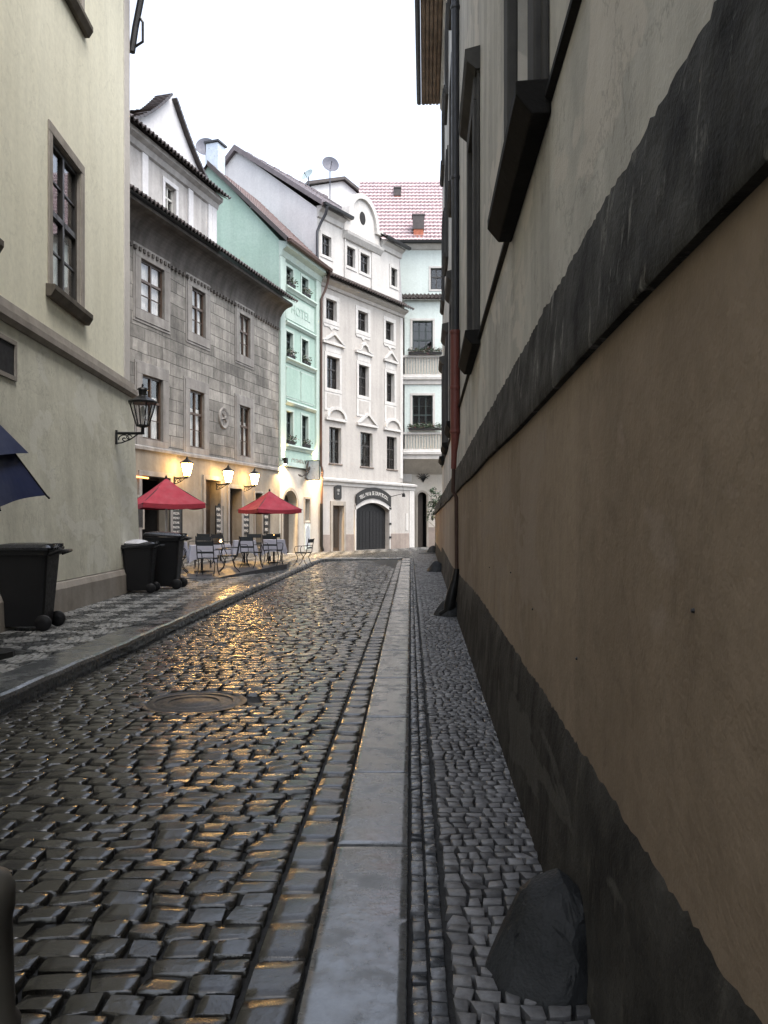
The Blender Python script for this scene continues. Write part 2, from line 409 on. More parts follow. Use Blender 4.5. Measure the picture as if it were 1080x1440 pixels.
def tiles(mb, P, ux, us, W, S, mat, tw=.22, row=.36, amp=.035, lip=.03, lipmat=None, under=None, ns=6, jit=.006):
    """roof tiles as real waves and steps: P = eave corner, ux along the eave, us up the slope"""
    P, ux, us = Vector(P), Vector(ux).normalized(), Vector(us).normalized(); n = ux.cross(us)
    if n.z < 0: n = -n
    nt_ = max(1, round(W / tw)); nr = max(1, round(S / row)); dw = W / (nt_ * ns); ds = S / nr
    prof = [amp * (1 + math.cos(2 * math.pi * k / ns)) for k in range(ns)]
    for j in range(nr):
        lo, hi = [], []
        for i in range(nt_ * ns + 1):
            q = prof[i % ns]; jj = jit * random.uniform(-1, 1)
            a = P + ux * (i * dw) + us * (j * ds - .04) + n * (q + lip + jj); c = P + ux * (i * dw) + us * ((j + 1) * ds) + n * q
            lo.append(a); hi.append(c)
        m = len(lo)
        mb.add(lo + hi, [(i, i + 1, m + i + 1, m + i) if ux.cross(us).z > 0 else (i + 1, i, m + i, m + i + 1) for i in range(m - 1)], mat)
        dn = [v - n * (lip + .035) for v in lo]
        mb.add(lo + dn, [(i, m + i, m + i + 1, i + 1) for i in range(m - 1)], lipmat or mat)
    if under:
        o = -n * .03
        a, b_, c, d = P + o, P + ux * W + o, P + ux * W + us * S + o, P + us * S + o
        mb.quad(a, d, c, b_, under)

def text_geo(s, size):
    cu = bpy.data.curves.new('lettering', 'FONT'); cu.body = s; cu.size = size; cu.align_x = 'CENTER'; cu.extrude = .004; cu.resolution_u = 2
    o = bpy.data.objects.new('lettering', cu); C.objects.link(o)
    me = bpy.data.meshes.new_from_object(o.evaluated_get(bpy.context.evaluated_depsgraph_get()))
    vs = [v.co.copy() for v in me.vertices]; fs = [tuple(p.vertices) for p in me.polygons]
    bpy.data.objects.remove(o); bpy.data.curves.remove(cu); bpy.data.meshes.remove(me)
    return vs, fs

def letters(mb, s, size, x, y, z, mat, sx=1.):
    vs, fs = text_geo(s, size)
    mb.add([(x + v.x * sx, y - v.z, z + v.y) for v in vs], fs, mat)

def leaves(mb, n, fn, size, mats, squash=1.):
    for _ in range(n):
        p = fn(); a = Vector((random.gauss(0, 1), random.gauss(0, 1), random.gauss(0, .7))).normalized()
        b = a.cross(Vector((random.gauss(0, 1), random.gauss(0, 1), random.gauss(0, 1)))).normalized(); s = size * random.uniform(.6, 1.3)
        P = Vector(p)
        mb.add([P - a * s, P + b * s * .45, P + a * s, P - b * s * .45], [(0, 1, 2, 3)], random.choice(mats))

for k_ in ('bin', 'gate', 'chair', 'iron'): M[k_].node_tree.nodes['Principled BSDF'].inputs['Specular IOR Level'].default_value = .25

# ------------------------------------------------------------------ the setting: ground, road, kerb, pavements
def lerp_path(pts, y):
    ys = [p[1] for p in pts]; xs = [p[0] for p in pts]
    return np.interp(y, ys, xs)
KERB = [(-3.0, -4), (-3.06, 0), (-3.08, 6.7), (-3.05, 8), (-3.0, 10), (-2.97, 13), (-2.92, 16.6), (-2.80, 24), (-2.64, 31.5), (-2.5, 33.6)]
def kerb_x(y): return lerp_path(KERB, y)
def slab_l(y): return -.345 + .032 * np.asarray(y, float)
def slab_r(y): return slab_l(y) + .335
def palace_x(y): return .57 + .0498 * np.asarray(y, float)
def yellow_x(y): return -5.30 - .046 * (np.asarray(y, float) - 13.2)
ROAD_END = 35.3
def pave_z(y): return np.interp(y, [33., 36.5], [.12, .07])
def right_z(y): return np.interp(y, [29., 36.], [0., .07])

def stone_mesh(name, quads, z0, tone, mat, nx=6, ny=5, depth=.04, dome=.006, tilt=.012, hj=.006, rough=.0015, edge=.1, bev=.004, cr=.10):
    """many paving stones as one sheet: quads (N,4,2) ground corners, z0 (N,) height of each top"""
    N = len(quads); q = np.asarray(quads, float)
    def axis(n):
        inner = np.linspace(edge * 1.5, 1 - edge * 1.5, n - 4); return np.concatenate([[0., edge * .7], inner, [1 - edge * .7, 1.]])
    s, t = np.meshgrid(axis(nx), axis(ny), indexing='xy'); s, t = s.ravel(), t.ravel()
    cs, ct = s - .5, t - .5
    k = 1 - cr * (np.abs(2 * cs) ** 5 * np.abs(2 * ct) ** 5) - .0
    S, T = .5 + cs * k, .5 + ct * k
    w = np.stack([(1 - S) * (1 - T), S * (1 - T), S * T, (1 - S) * T], 1)
    xy = np.einsum('kc,ncd->nkd', w, q)
    on_edge = (s == 0) | (s == 1) | (t == 0) | (t == 1)
    ii = np.minimum(np.minimum(np.arange(nx * ny) % nx, nx - 1 - np.arange(nx * ny) % nx), np.minimum(np.arange(nx * ny) // nx, ny - 1 - np.arange(nx * ny) // nx))
    corner = ((s == 0) | (s == 1)) & ((t == 0) | (t == 1))
    prof = np.where(on_edge, -depth, dome * (1 - (2 * np.abs(cs)) ** 2.2) + dome * (1 - (2 * np.abs(ct)) ** 2.2)) - np.where(corner, .004, 0) - np.where(ii == 1, bev, 0.)
    z = np.asarray(z0)[:, None] + prof[None] + rng.normal(0, hj, N)[:, None] + rng.normal(0, tilt, N)[:, None] * cs[None] * 2 + rng.normal(0, tilt, N)[:, None] * ct[None] * 2
    z = z + rng.normal(0, rough, z.shape) * (~on_edge)[None]
    xy = xy + rng.normal(0, rough * 1.2, xy.shape)
    K = nx * ny
    co = np.concatenate([xy, z[..., None]], 2).reshape(-1, 3)
    base = np.array([(j * nx + i, j * nx + i + 1, (j + 1) * nx + i + 1, (j + 1) * nx + i) for j in range(ny - 1) for i in range(nx - 1)])
    f = (np.arange(N)[:, None, None] * K + base[None]).reshape(-1, 4)
    me = bpy.data.meshes.new(name)
    me.vertices.add(len(co)); me.vertices.foreach_set('co', co.ravel())
    me.loops.add(f.size); me.loops.foreach_set('vertex_index', f.ravel().astype(np.int32))
    me.polygons.add(len(f)); me.polygons.foreach_set('loop_start', np.arange(0, f.size, 4, dtype=np.int32))
    me.polygons.foreach_set('use_smooth', np.ones(len(f), bool))
    at_ = me.attributes.new('tone', 'FLOAT', 'POINT'); at_.data.foreach_set('value', np.repeat(np.asarray(tone, float), K))
    me.materials.append(M[mat]); me.update(calc_edges=True); me.validate(); me.set_sharp_from_angle(angle=R(50))
    o = bpy.data.objects.new(name, me); C.objects.link(o); o['kind'] = 'structure'
    return o

def sheet(name, pts_l, pts_r, mat):
    """a strip between two polylines of equal length (x,y,z)"""
    mb = MB(); n = len(pts_l)
    for i in range(n - 1): mb.quad(pts_l[i], pts_r[i], pts_r[i + 1], pts_l[i + 1], mat)
    o = mb.build(name); o['kind'] = 'structure'; return o

g = MB(); g.quad((-400, -300, -.10), (400, -300, -.10), (400, 700, -.10), (-400, 700, -.10), 'bed'); tag(g.build('ground'), kind='structure')
ys = np.arange(-4, 36.01, 1.)
sheet('road_bed', [(kerb_x(y), y, -.030) for y in ys], [(palace_x(y) + .3, y, -.030 + right_z(y)) for y in ys], 'bed')

# the cobbled carriageway
MANHOLE = (-1.62, 7.05)
def road_stones():
    quads, tone = [], []
    gx = np.linspace(-8, 4, 240); wv = np.cumsum(rng.normal(0, .006, 240)); wv -= np.linspace(wv[0], wv[-1], 240)
    y = -1.0; rows = []
    while y < ROAD_END - .05:
        h = rng.uniform(.100, .136); rows.append((y, h)); y += h
    for y0, h in rows:
        xr = float(slab_l(y0)) - .2; xl = float(kerb_x(y0)) + .03
        x = xr - rng.uniform(0, .12)
        first = True; xe = xr
        while xe > xl + .05:
            w = rng.uniform(.125, .225); xs_ = max(xl, xe - w)
            if xs_ - xl < .07: xs_ = xl
            wav = lambda xx: np.interp(xx, gx, wv)
            g_ = .0055; sk = rng.normal(0, .010)
            jj = rng.normal(0, .005, 4)
            c = [(xs_ + g_ + sk, y0 + wav(xs_) + g_ + jj[0]), (xe - g_, y0 + wav(xe) + g_ + jj[1]), (xe - g_, y0 + h + wav(xe) - g_ + jj[2]), (xs_ + g_ - sk, y0 + h + wav(xs_) - g_ + jj[3])]
            cx, cy = np.mean([p[0] for p in c]), np.mean([p[1] for p in c])
            if math.hypot(cx - MANHOLE[0], cy - MANHOLE[1]) > .475: quads.append(c); tone.append(rng.beta(2, 2.4))
            xe = xs_
    return quads, tone
q, t = road_stones()
crown = [.0 - .012 * ((np.mean([p[0] for p in c]) + 1.7) / 1.3) ** 2 for c in q]
stone_mesh('road', q, crown, t, 'cobble', 9, 8, .04, .0012, .0024, .0024, .0004, .04, .005, .07)
# border row of larger stones beside the slabs
q, t = [], []; y = -1.0
while y < ROAD_END - .1:
    h = rng.uniform(.22, .31)
    a, b_ = float(slab_l(y)), float(slab_l(y + h))
    q.append([(a - .19, y + .007), (a - .012, y + .007), (b_ - .012, y + h - .007), (b_ - .19, y + h - .007)]); t.append(rng.uniform(.35, 1)); y += h
stone_mesh('road_border', q, np.full(len(q), .002), t, 'cobble', 9, 9, .04, .0010, .0022, .002, .0004, .03, .005, .04)
# granite slab strip
q, t = [], []; cuts = [-1.2, .9, 2.35, 3.88, 4.98, 6.42, 8.1, 9.87, 11.2, 12.6, 14.4, 15.9, 17.8, 19.4, 21.2, 23., 24.9, 26.6, 28.5, 30.3, 32.2, 33.9, 35.6]
for a, b_ in zip(cuts, cuts[1:]):
    q.append([(float(slab_l(a)), a + .006), (float(slab_r(a)), a + .006), (float(slab_r(b_)), b_ - .006), (float(slab_l(b_)), b_ - .006)]); t.append(rng.uniform(.2, 1))
stone_mesh('granite_path', q, [.006 + float(right_z((c[0][1] + c[2][1]) / 2)) for c in q], t, 'granite', 16, 44, .05, .0006, .0025, .002, .0003, .012, .003, .006)
# two rows of small dark cubes beside the slabs, then the pale mosaic pavement up to the palace
q, t = [], []
for r_ in range(2):
    y = -1.0
    while y < 36:
        h = rng.uniform(.055, .085); o = .012 + r_ * .062
        a, b_ = float(slab_r(y)) + o, float(slab_r(y + h)) + o
        q.append([(a + rng.normal(0, .003), y + .004), (a + .056, y + .004 + rng.normal(0, .003)), (b_ + .056 + rng.normal(0, .003), y + h - .004), (b_, y + h - .004)]); t.append(rng.uniform(0, 1)); y += h
stone_mesh('pavement_edge', q, [-.004 + float(right_z(c[0][1])) for c in q], t, 'mosaic_row', 6, 6, .03, .001, .0022, .002, .0006, .07, .0018)
q, t = [], []; y = -1.0
while y < 47:
    h = rng.uniform(.062, .085); x = float(slab_r(min(y, 36))) + .142 + rng.uniform(0, .015); xw = float(palace_x(y)) + .04
    if y < 12: k = 1.
    else: k = 1.25
    while x < xw:
        w = rng.uniform(.05, .092) * k; s1, s2 = rng.normal(0, .006), rng.normal(0, .006)
        dy = .018 * math.sin(x * 5 + y * .7) + .010 * math.sin(x * 11 + y * 2.3); dy2 = .018 * math.sin((x + w) * 5 + y * .7) + .010 * math.sin((x + w) * 11 + y * 2.3)
        q.append([(x + .004 + s1, y + dy + .004), (x + w - .004 + s2, y + dy2 + .004), (x + w - .004 - s2, y + h * k + dy2 - .004), (x + .004 - s1, y + h * k + dy - .004)]); t.append(rng.beta(2, 2)); x += w
    y += h * k
stone_mesh('mosaic_pavement', q, [.0 + float(right_z(c[0][1])) for c in q], t, 'mosaic', 6, 6, .03, .0007, .0015, .0015, .0003, .065, .0016)

# left pavement, raised behind its kerb, with the light and dark diamond pattern; it bends round the end of the carriageway
def house_x(y):
    if y < 17.9: return float(yellow_x(y)) + .12
    if y < 23.6: return -9.9
    if y < 39: return -4.95 - .283 * (39 - y)
    if y < 43.5: return -4.95 + .35 * (y - 39)
    if y < 50.4: return -3.36 + .652 * (y - 43.5)
    return 1.2
def right_limit(y):
    if y < 33.7: return float(kerb_x(y)) - .46
    if y < ROAD_END + .5: return np.interp(y, [33.7, 34.6, 35.2, 35.8], [-2.95, -2.3, -1.3, .5])
    return float(palace_x(y)) - .95 if y < 47 else 3.0
q, t, zz = [], [], []; y = -3.
while y < 54:
    st = .078 if y < 20 else .115
    hx = house_x(y) - .15; x = hx + rng.uniform(0, .05); rl = right_limit(y)
    while x < rl:
        w = st * rng.uniform(.8, 1.2)
        cx, cy = x + w / 2, y + st / 2
        u_, v_ = (cx + cy * .9) / .62, (cx - cy * .9) / .62
        lightq = (math.floor(u_) + math.floor(v_)) % 2
        if cy > 36.5 and (cx - house_x(cy)) > 3.0: lightq = 0
        j = rng.normal(0, .004, 8)
        q.append([(x + .004 + j[0], y + .004 + j[1]), (x + w - .004 + j[2], y + .004 + j[3]), (x + w - .004 + j[4], y + st - .004 + j[5]), (x + .004 + j[6], y + st - .004 + j[7])])
        t.append(np.clip((.82 if lightq else .12) + rng.normal(0, .1), 0, 1)); zz.append(float(pave_z(cy))); x += w
    y += st
stone_mesh('pavement', q, zz, t, 'checker', 6, 6, .02, .0006, .0012, .001, .0004, .06, .0012)
pl = [(-12., y, .085) for y in np.arange(-4, 34.1, 1.)]; pr = [(kerb_x(y) - .05, y, .085) for y in np.arange(-4, 34.1, 1.)]
sheet('pavement_bed', pl, pr, 'bed')
mb = MB(); mb.quad((-12, 34, .04), (6, 36.3, .04), (6, 60, .04), (-12, 60, .04), 'bed'); tag(mb.build('square_bed'), kind='structure')
# kerb: granite blocks 0.45 wide, wet, rounded front edge
kp = []
for y in np.arange(-3, 33.01, .25): kp.append((float(kerb_x(y)), float(y)))
kp += [(-2.50, 33.4), (-2.38, 33.75), (-2.15, 34.15), (-1.8, 34.5), (-1.3, 34.85), (-.7, 35.1), (0., 35.25), (.70, 35.35)]
mb = MB(); prev = None; prof = [(.0, -.06), (.0, .085), (-.012, .118), (-.04, .134), (-.2, .137), (-.45, .132), (-.46, .05)]
rings = []
for i, p in enumerate(kp):
    a, b_ = kp[max(0, i - 1)], kp[min(len(kp) - 1, i + 1)]; d = Vector((b_[0] - a[0], b_[1] - a[1])).normalized(); nrm = Vector((d.y, -d.x))
    k = 1. if p[1] < 33.2 else max(.35, 1 - (p[1] - 33.2) * .5); zs_ = 1. if p[1] < 33 else float(np.interp(p[1], [33, 35.3], [1, .55]))
    wob = .004 * math.sin(i * 1.7) + .003 * math.sin(i * .6)
    rings.append([(p[0] + nrm.x * (o * k), p[1] + nrm.y * (o * k), z * zs_ + (wob if z > 0 else 0)) for o, z in prof])
for i in range(len(rings) - 1):
    for j in range(len(prof) - 1): mb.quad(rings[i][j], rings[i + 1][j], rings[i + 1][j + 1], rings[i][j + 1], 'granite')
ko = mb.build('kerb', smooth=True); ko['kind'] = 'structure'
at_ = ko.data.attributes.new('tone', 'FLOAT', 'POINT'); at_.data.foreach_set('value', np.repeat(rng.uniform(0, .7, len(ko.data.vertices) // 96 + 1), 96)[:len(ko.data.vertices)])

mh = MB(); cx, cy = MANHOLE
mh.lathe([(.50, -.03), (.50, .010), (.47, .013), (.45, .004), (.43, .004), (.41, .012), (.37, .012), (.36, .003), (.33, .003), (.31, .010), (.24, .011), (.23, .002), (.19, .002), (.17, .010), (.001, .012)], 'rust_lid', 48)
o = mh.build('manhole_cover', smooth=True, loc=(cx, cy, -.014)); o.scale = (.90, .90, .9); tag(o, 'round wet iron manhole cover with concentric rings in the cobbled street', 'manhole cover')
mh = MB(); mh.box(-.42, .42, -.35, .35, -.02, .012, 'rust_lid')
tag(mh.build('drain_cover', loc=(2.15, 41.5, .085), bevel=.01), 'dark square iron cover in the pavement beyond the road end', 'drain cover')

# ------------------------------------------------------------------ the palace along the right side of the street
P = Facade((.57 + .0498 * 27.7, 27.7), (-.0498, -1.))
pal = P.thing('palace', 'long soot-stained palace with brown ochre lower wall and black stone ledge', 'palace')
LP = 33.5
def Lp(Y): return (27.7 - Y) * 1.00124
wins = [(Lp(5.1), Lp(4.1)), (Lp(9.9), Lp(8.9)), (Lp(17.4), Lp(16.4)), (Lp(21.6), Lp(20.6)), (Lp(25.6), Lp(24.6)), (Lp(.4), Lp(-.6))]
floors = [(3.52, 5.95), (8.2, 10.5), (12.2, 14.1)]
holes = [(a, b, c, d) for a, b in wins for c, d in floors]
mb = MB(); wall(mb, 0, LP, 2.3, 16.2, holes, 'palace', rev=.22, depth=10)
wl = mb.build('wall', pal)
for h in holes:
    top = h[2] > 8
    window(pal, h, .22, 'frame_white' if not top else 'frame_dark', 2, (.66,), .07, surround=('surround_dark', .24, .065, .07), sill=('sill_black', .16, .16, .36) if not top else ('surround_dark', .14, .12, .3))
for a, b in wins:
    if b < 30: MB().profile([(-.14, 6.30), (-.16, 6.36), (-.16, 6.42), (-.001, 6.46), (-.001, 6.22), (-.05, 6.22)], a - .34, b + .34, 'surround_dark').build('window_hood', pal)
# thin dark string course that links the sills
e = sorted([(a - .37, b + .37) for a, b in wins]); cur = 0
for a, b in e + [(LP, LP)]:
    if a > cur: MB().profile([(-.030, 3.425), (-.030, 3.455), (-.001, 3.47), (-.001, 3.405)], cur, min(a, LP), 'sill_black').build('string_course', pal)
    cur = b
# lower wall, slightly proud
mb = MB(); wall(mb, 0, LP, -.1, 2.3, [], 'ochre', y=-.012, room=False)
mb.quad((0, -.012, -.1), (0, -.012, 2.3), (0, 10, 2.3), (0, 10, -.1), 'ochre'); mb.build('lower_wall', pal)
def jag(x, s=1.): return s * (.006 * math.sin(x * 1.1) + .004 * math.sin(x * 5.3 + 1) + .004 * math.sin(x * 17.7) + random.uniform(-.009, .009))
def rough_band(mb, zlo, zhi, prof, mat, seed, x0=0, x1=LP, st=.035):
    """a strip of old render with a ragged upper edge: prof maps 0..1 up the strip to its projection"""
    random.seed(seed); n = int((x1 - x0) / st); cols = []
    for i in range(n + 1):
        x = x0 + (x1 - x0) * i / n; top = zhi(x) + jag(x); bot = zlo(x)
        cols.append([(x, -p + random.uniform(-.003, .003) * (1 if 0 < t < 1 else 0), bot + (top - bot) * t) for t, p in prof])
    m = len(prof); o = [v for c in cols for v in c]
    mb.add(o, [(i * m + j, (i + 1) * m + j, (i + 1) * m + j + 1, i * m + j + 1) for i in range(n) for j in range(m - 1)], mat)
mb = MB(); rough_band(mb, lambda x: 2.065 + .008 * math.sin(x * 1.3), lambda x: 2.50, [(0, .012), (0, .038), (.02, .042), (.2, .040), (.4, .036), (.6, .030), (.8, .024), (.985, .016), (1, .0)], 'ledge', 3)
mb.quad((0, -.012, 2.07), (0, -.042, 2.07), (0, -.03, 2.5), (0, -.0, 2.5), 'ledge')
mb.build('ledge', pal, smooth=True)
mb = MB(); rough_band(mb, lambda x: -.06, lambda x: .70 + .05 * math.sin(x * .35 + 1), [(0, .065), (.1, .06), (.3, .05), (.5, .042), (.8, .032), (.985, .017), (1, .012)], 'plinth', 5)
mb.build('plinth', pal, smooth=True)
# eaves
mb = MB(); yo = -.70
mb.box(.0, LP, yo, -.001, 15.58, 15.70, 'soffit')
for i in range(5): mb.box(.01 + .05 * (i % 2), LP, yo + .03 + i * .115, yo + .115 + i * .115, 15.54 - .012 * (i % 2), 15.579, 'soffit')
mb.profile([(-.09, 15.579), (-.08, 15.42), (-.05, 15.36), (-.001, 15.30), (-.001, 15.579)], 0, LP, 'palace')
mb.build('eaves', pal)
mb = MB(); mb.profile([(yo - .15, 15.60), (yo - .16, 15.74), (yo - .01, 15.76), (yo - .01, 15.58), (yo - .08, 15.55)], -.02, LP, 'pipe_grey'); mb.build('gutter', pal)
mb = MB(); mb.quad((-.05, yo, 15.72), (LP, yo, 15.72), (LP, 5, 20.4), (-.05, 5, 20.4), 'tile_dark'); mb.quad((-.05, 10.4, 15.72), (LP, 10.4, 15.72), (LP, 5, 20.4), (-.05, 5, 20.4), 'tile_dark')
mb.add([(0, 0, 15.7), (0, 10, 15.7), (0, 5, 20.3)], [(0, 1, 2)], 'palace'); mb.build('roof', pal)
# rain pipe: grey above, red-brown cast section below, thin rusty pipe and boot over the lower wall
Lq = Lp(13.6)
mb = MB(); mb.tube([(Lq, yo - .08, 15.58), (Lq, yo + .1, 15.3), (Lq, -.10, 14.9), (Lq, -.075, 14.6), (Lq, -.075, 4.65)], .066, 'pipe_grey', 14)
mb.tube([(Lq, -.08, 4.66), (Lq, -.08, 3.02)], .078, 'pipe_red', 14); mb.tube([(Lq, -.08, 3.03), (Lq, -.085, 2.85), (Lq, -.095, 2.7), (Lq, -.105, 2.42)], [.078, .065, .05, .045], 'pipe_red', 14)
mb.tube([(Lq, -.105, 2.42), (Lq, -.115, 2.05), (Lq, -.06, 1.95), (Lq, -.055, .75)], .032, 'pipe_rust', 10)
for z, r_ in ((4.66, .088), (3.75, .086), (3.03, .086), (7.2, .074), (10, .074), (12.8, .074)): mb.lathe([(r_, -.03), (r_ + .006, 0), (r_, .03)], 'pipe_red' if z < 5 else 'pipe_grey', 14, (Lq, -.078, z))
mb.build('rain_pipe', pal, smooth=True)
mb = MB(); mb.tube([(Lq, -.055, .78), (Lq, -.08, .6), (Lq, -.13, .38), (Lq, -.17, .18), (Lq, -.22, .06), (Lq, -.34, .035)], [.045, .06, .085, .095, .075, .03], 'iron', 12); mb.build('pipe_boot', pal, smooth=True)
# a few cable and stain scraps on the ochre wall: small holes and an old conduit
mb = MB(); random.seed(4)
for i in range(6):
    x, z = Lp(random.uniform(1.2, 9)), random.uniform(.9, 1.95); mb.lathe([(.006, 0), (.004, .006)], 'iron', 7, (x, -.013, z))
    for k in range(14): v = mb.v[-14 + k]; mb.v[-14 + k] = (v[0], -.0125 - (v[2] - z), z + (v[1] + .013))
mb.build('old_nail', pal)

# low wall that carries the ledge on towards the bend
ga = P.thing('garden_wall', 'low ochre wall with dark coping continuing from the far corner of the palace', 'wall')
mb = MB(); mb.box(-19.3, -.002, -.012, .35, -.1, 2.07, 'ochre'); mb.build('wall', ga)
mb = MB(); rough_band(mb, lambda x: 2.065, lambda x: 2.48, [(0, .012), (0, .085), (.3, .07), (1, .022)], 'ledge', 8, -19.3, -.01, .2)
mb.box(-19.3, -.01, -.02, .37, 2.073, 2.5, 'ledge'); mb.build('coping', ga)
mb = MB(); rough_band(mb, lambda x: -.06, lambda x: .66, [(0, .075), (.4, .05), (1, .0)], 'plinth', 9, -19.3, -.01, .2); mb.build('plinth', ga)

# guard stones at the foot of the palace wall
def guard(Y, r, h, label, rot=0, seed=0):
    """a worn boulder: hull of scattered points, softened"""
    random.seed(seed); bm = bmesh.new()
    for i in range(46):
        w, t = random.uniform(0, 2 * math.pi), random.random() ** .8; t *= .86; q = r * (1 - t ** 1.5) ** .6 * random.uniform(.9, 1.04)
        bm.verts.new((q * math.cos(w) * 1.15, q * math.sin(w) + t * r * .30, h * t * random.uniform(.93, 1.)))
    for k in range(14): bm.verts.new((r * 1.2 * math.cos(k * .45) * random.uniform(.95, 1.06), r * 1.04 * math.sin(k * .45), -.05))
    for px_, py_, pz_ in ((-.25, .25, 1.04), (.05, .30, .98), (-.55, .25, .70), (.45, .2, .62), (-.3, -.3, .86)): bm.verts.new((px_ * r, py_ * r, pz_ * h))
    res = bmesh.ops.convex_hull(bm, input=bm.verts); bmesh.ops.delete(bm, geom=[v for v in bm.verts if not v.link_faces], context='VERTS')
    bmesh.ops.triangulate(bm, faces=bm.faces); bmesh.ops.subdivide_edges(bm, edges=bm.edges[:], cuts=2, use_grid_fill=True)
    for k in range(1): bmesh.ops.smooth_vert(bm, verts=bm.verts, factor=.5, use_axis_x=True, use_axis_y=True, use_axis_z=True)
    for v in bm.verts: v.co += Vector((random.gauss(0, 1), random.gauss(0, 1), random.gauss(0, 1))) * .0022
    me = bpy.data.meshes.new('guard_stone'); bm.to_mesh(me); bm.free(); me.materials.append(M['guard'])
    me.polygons.foreach_set('use_smooth', [True] * len(me.polygons)); me.set_sharp_from_angle(angle=R(16))
    o = bpy.data.objects.new('guard_stone', me); C.objects.link(o)
    o.location = (float(palace_x(Y)) - r * .78, Y, -.02 + float(right_z(Y))); o.rotation_euler = (0, 0, P.rz + rot)
    return tag(o, label, 'guard stone', 'guard stones along the palace wall')
guard(2.82, .215, .335, 'big dark guard stone leaning on the palace plinth in the foreground', 0, 1)
guard(13.75, .25, .30, 'dark guard stone beside the black boot of the rain pipe', .4, 2)
guard(26.6, .28, .36, 'small dark guard stone near the far corner of the palace', 1.2, 3)
guard(42.4, .30, .40, 'farthest guard stone, at the low wall past the palace', .2, 4)

# ------------------------------------------------------------------ pale yellow house on the left
Yh = Facade((-4.417, -6.), (-.046, 1.))
yel = Yh.thing('yellow_house', 'pale yellow rendered house with grey stone window frames filling the left edge', 'house')
def Ly(Y): return (Y + 6) * 1.00106
LY = Ly(17.9); hy = []
for a, b in ((13.2, 14.64), (9.2, 10.75), (5.2, 6.75)):
    for c, d in ((5.28, 7.72), (10.45, 12.55)): hy.append((Ly(a), Ly(b), c, d))
mb = MB(); wall(mb, 0, LY, 4.3, 13.9, hy, 'yellow', rev=.13, rmat='sandstone', depth=9); mb.build('wall', yel)
for h in hy: window(yel, h, .13, 'frame_dark', 2, (.52,), .075, surround=('sandstone', .17, .03), sill=('trim_dark', .20, .15, .26), curtain=(0, .45) if h[2] < 8 else None)
mb = MB(); yb, yt = -.20, -.07
mb.quad((0, yb, .62), (LY + .20, yb, .62), (LY + .08, yt, 4.25), (0, yt, 4.25), 'yellow_low')
mb.quad((LY + .20, yb, .62), (LY + .20, 9, .62), (LY + .08, 9, 4.25), (LY + .08, yt, 4.25), 'yellow_low'); mb.build('lower_wall', yel)
mb = MB(); mb.profile([(yb - .075, -.1), (yb - .07, .50), (yb - .03, .60), (yb + .2, .62), (yb + .2, -.1)], 0, LY + .26, 'sandstone'); mb.build('plinth', yel, bevel=.01)
mb = MB(); mb.profile([(-.10, 4.24), (-.16, 4.30), (-.16, 4.40), (-.10, 4.44), (-.085, 4.56), (-.001, 4.60), (-.001, 4.24)], 0, LY + .16, 'sandstone'); mb.build('string_course', yel)
mb = MB(); mb.box(LY - .42, LY + .015, -.022, .3, 4.601, 13.4, 'quoin'); mb.build('corner_strip', yel, bevel=.006)
mb = MB(); mb.profile([(-.001, 13.35), (-.10, 13.45), (-.22, 13.62), (-.42, 13.74), (-.42, 13.9), (-.001, 13.9)], 0, LY + .05, 'sandstone'); mb.build('cornice', yel)
mb = MB(); mb.quad((0, -.55, 13.86), (LY + .3, -.55, 13.86), (LY + .3, 4.5, 18), (0, 4.5, 18), 'tile_dark'); mb.quad((0, 9.3, 13.86), (LY + .3, 9.3, 13.86), (LY + .3, 4.5, 18), (0, 4.5, 18), 'tile_dark')
mb.add([(LY, 0, 13.9), (LY, 9, 13.9), (LY, 4.5, 17.7)], [(0, 1, 2)], 'yellow'); mb.build('roof', yel)
mb = MB(); mb.tube([(LY + .06, -.05, 11.75), (LY + .09, -.12, 12.3), (LY + .12, -.28, 13.2), (LY + .12, -.40, 13.8)], .075, 'iron', 8)
mb.tube([(LY + .09, -.06, 11.85), (LY + .09, -.28, 12.0), (LY + .09, -.28, 12.42), (LY + .09, -.15, 12.62)], .03, 'iron', 6); mb.build('gutter_bracket', yel)
h = (Ly(10.6), Ly(11.45), 3.55, 3.98); mb = MB(); ring(mb, *h, .06, -.125, -.05, 'sandstone'); mb.box(h[0], h[1], -.105, -.06, h[2], h[3], 'interior'); mb.build('vent_window', yel)

# ------------------------------------------------------------------ grey ashlar house
uS = (.283, 1.); lS = math.hypot(*uS); S = Facade((-4.95 - .283 / lS * 16, 39 - 16 / lS), uS)
gre = S.thing('stone_house', 'weathered grey stone block house with white gabled dormer behind the red parasols', 'house')
def row(fc, xs, tops, bots):
    z1 = sum(fc.Z((a + b) / 2, t) for (a, b), t in zip(xs, tops)) / len(xs); z0 = sum(fc.Z((a + b) / 2, t) for (a, b), t in zip(xs, bots)) / len(xs)
    return [(fc.L(a), fc.L(b), z0, z1) for a, b in xs]
up = row(S, [(197, 230), (269, 288), (336, 351)], [373, 406, 445], [444, 470, 502])
lo = row(S, [(199, 228), (266, 286), (336, 351)], [529, 550, 573], [618, 629, 644])
dz = .12
doors = [(S.L(197), S.L(237), dz, 3.15), (S.L(287), S.L(308), dz, 3.25), (S.L(321), S.L(338), dz, 3.0), (S.L(357), S.L(367), dz, 2.9)]
mb = MB(); wall(mb, 0, 16, 4.05, 11.75, up + lo, 'ashlar', rev=.13, rmat='ashlar_trim'); wall(mb, 0, 16, -.1, 4.05, doors, 'ground_render', y=-.03, rev=.45, room=True)
mb.quad((0, 10, -.1), (0, -.03, -.1), (0, -.03, 11.8), (0, 10, 11.8), 'ashlar'); mb.quad((16, -.03, -.1), (16, 10, -.1), (16, 10, 11.8), (16, -.03, 11.8), 'ashlar')
mb.build('wall', gre)
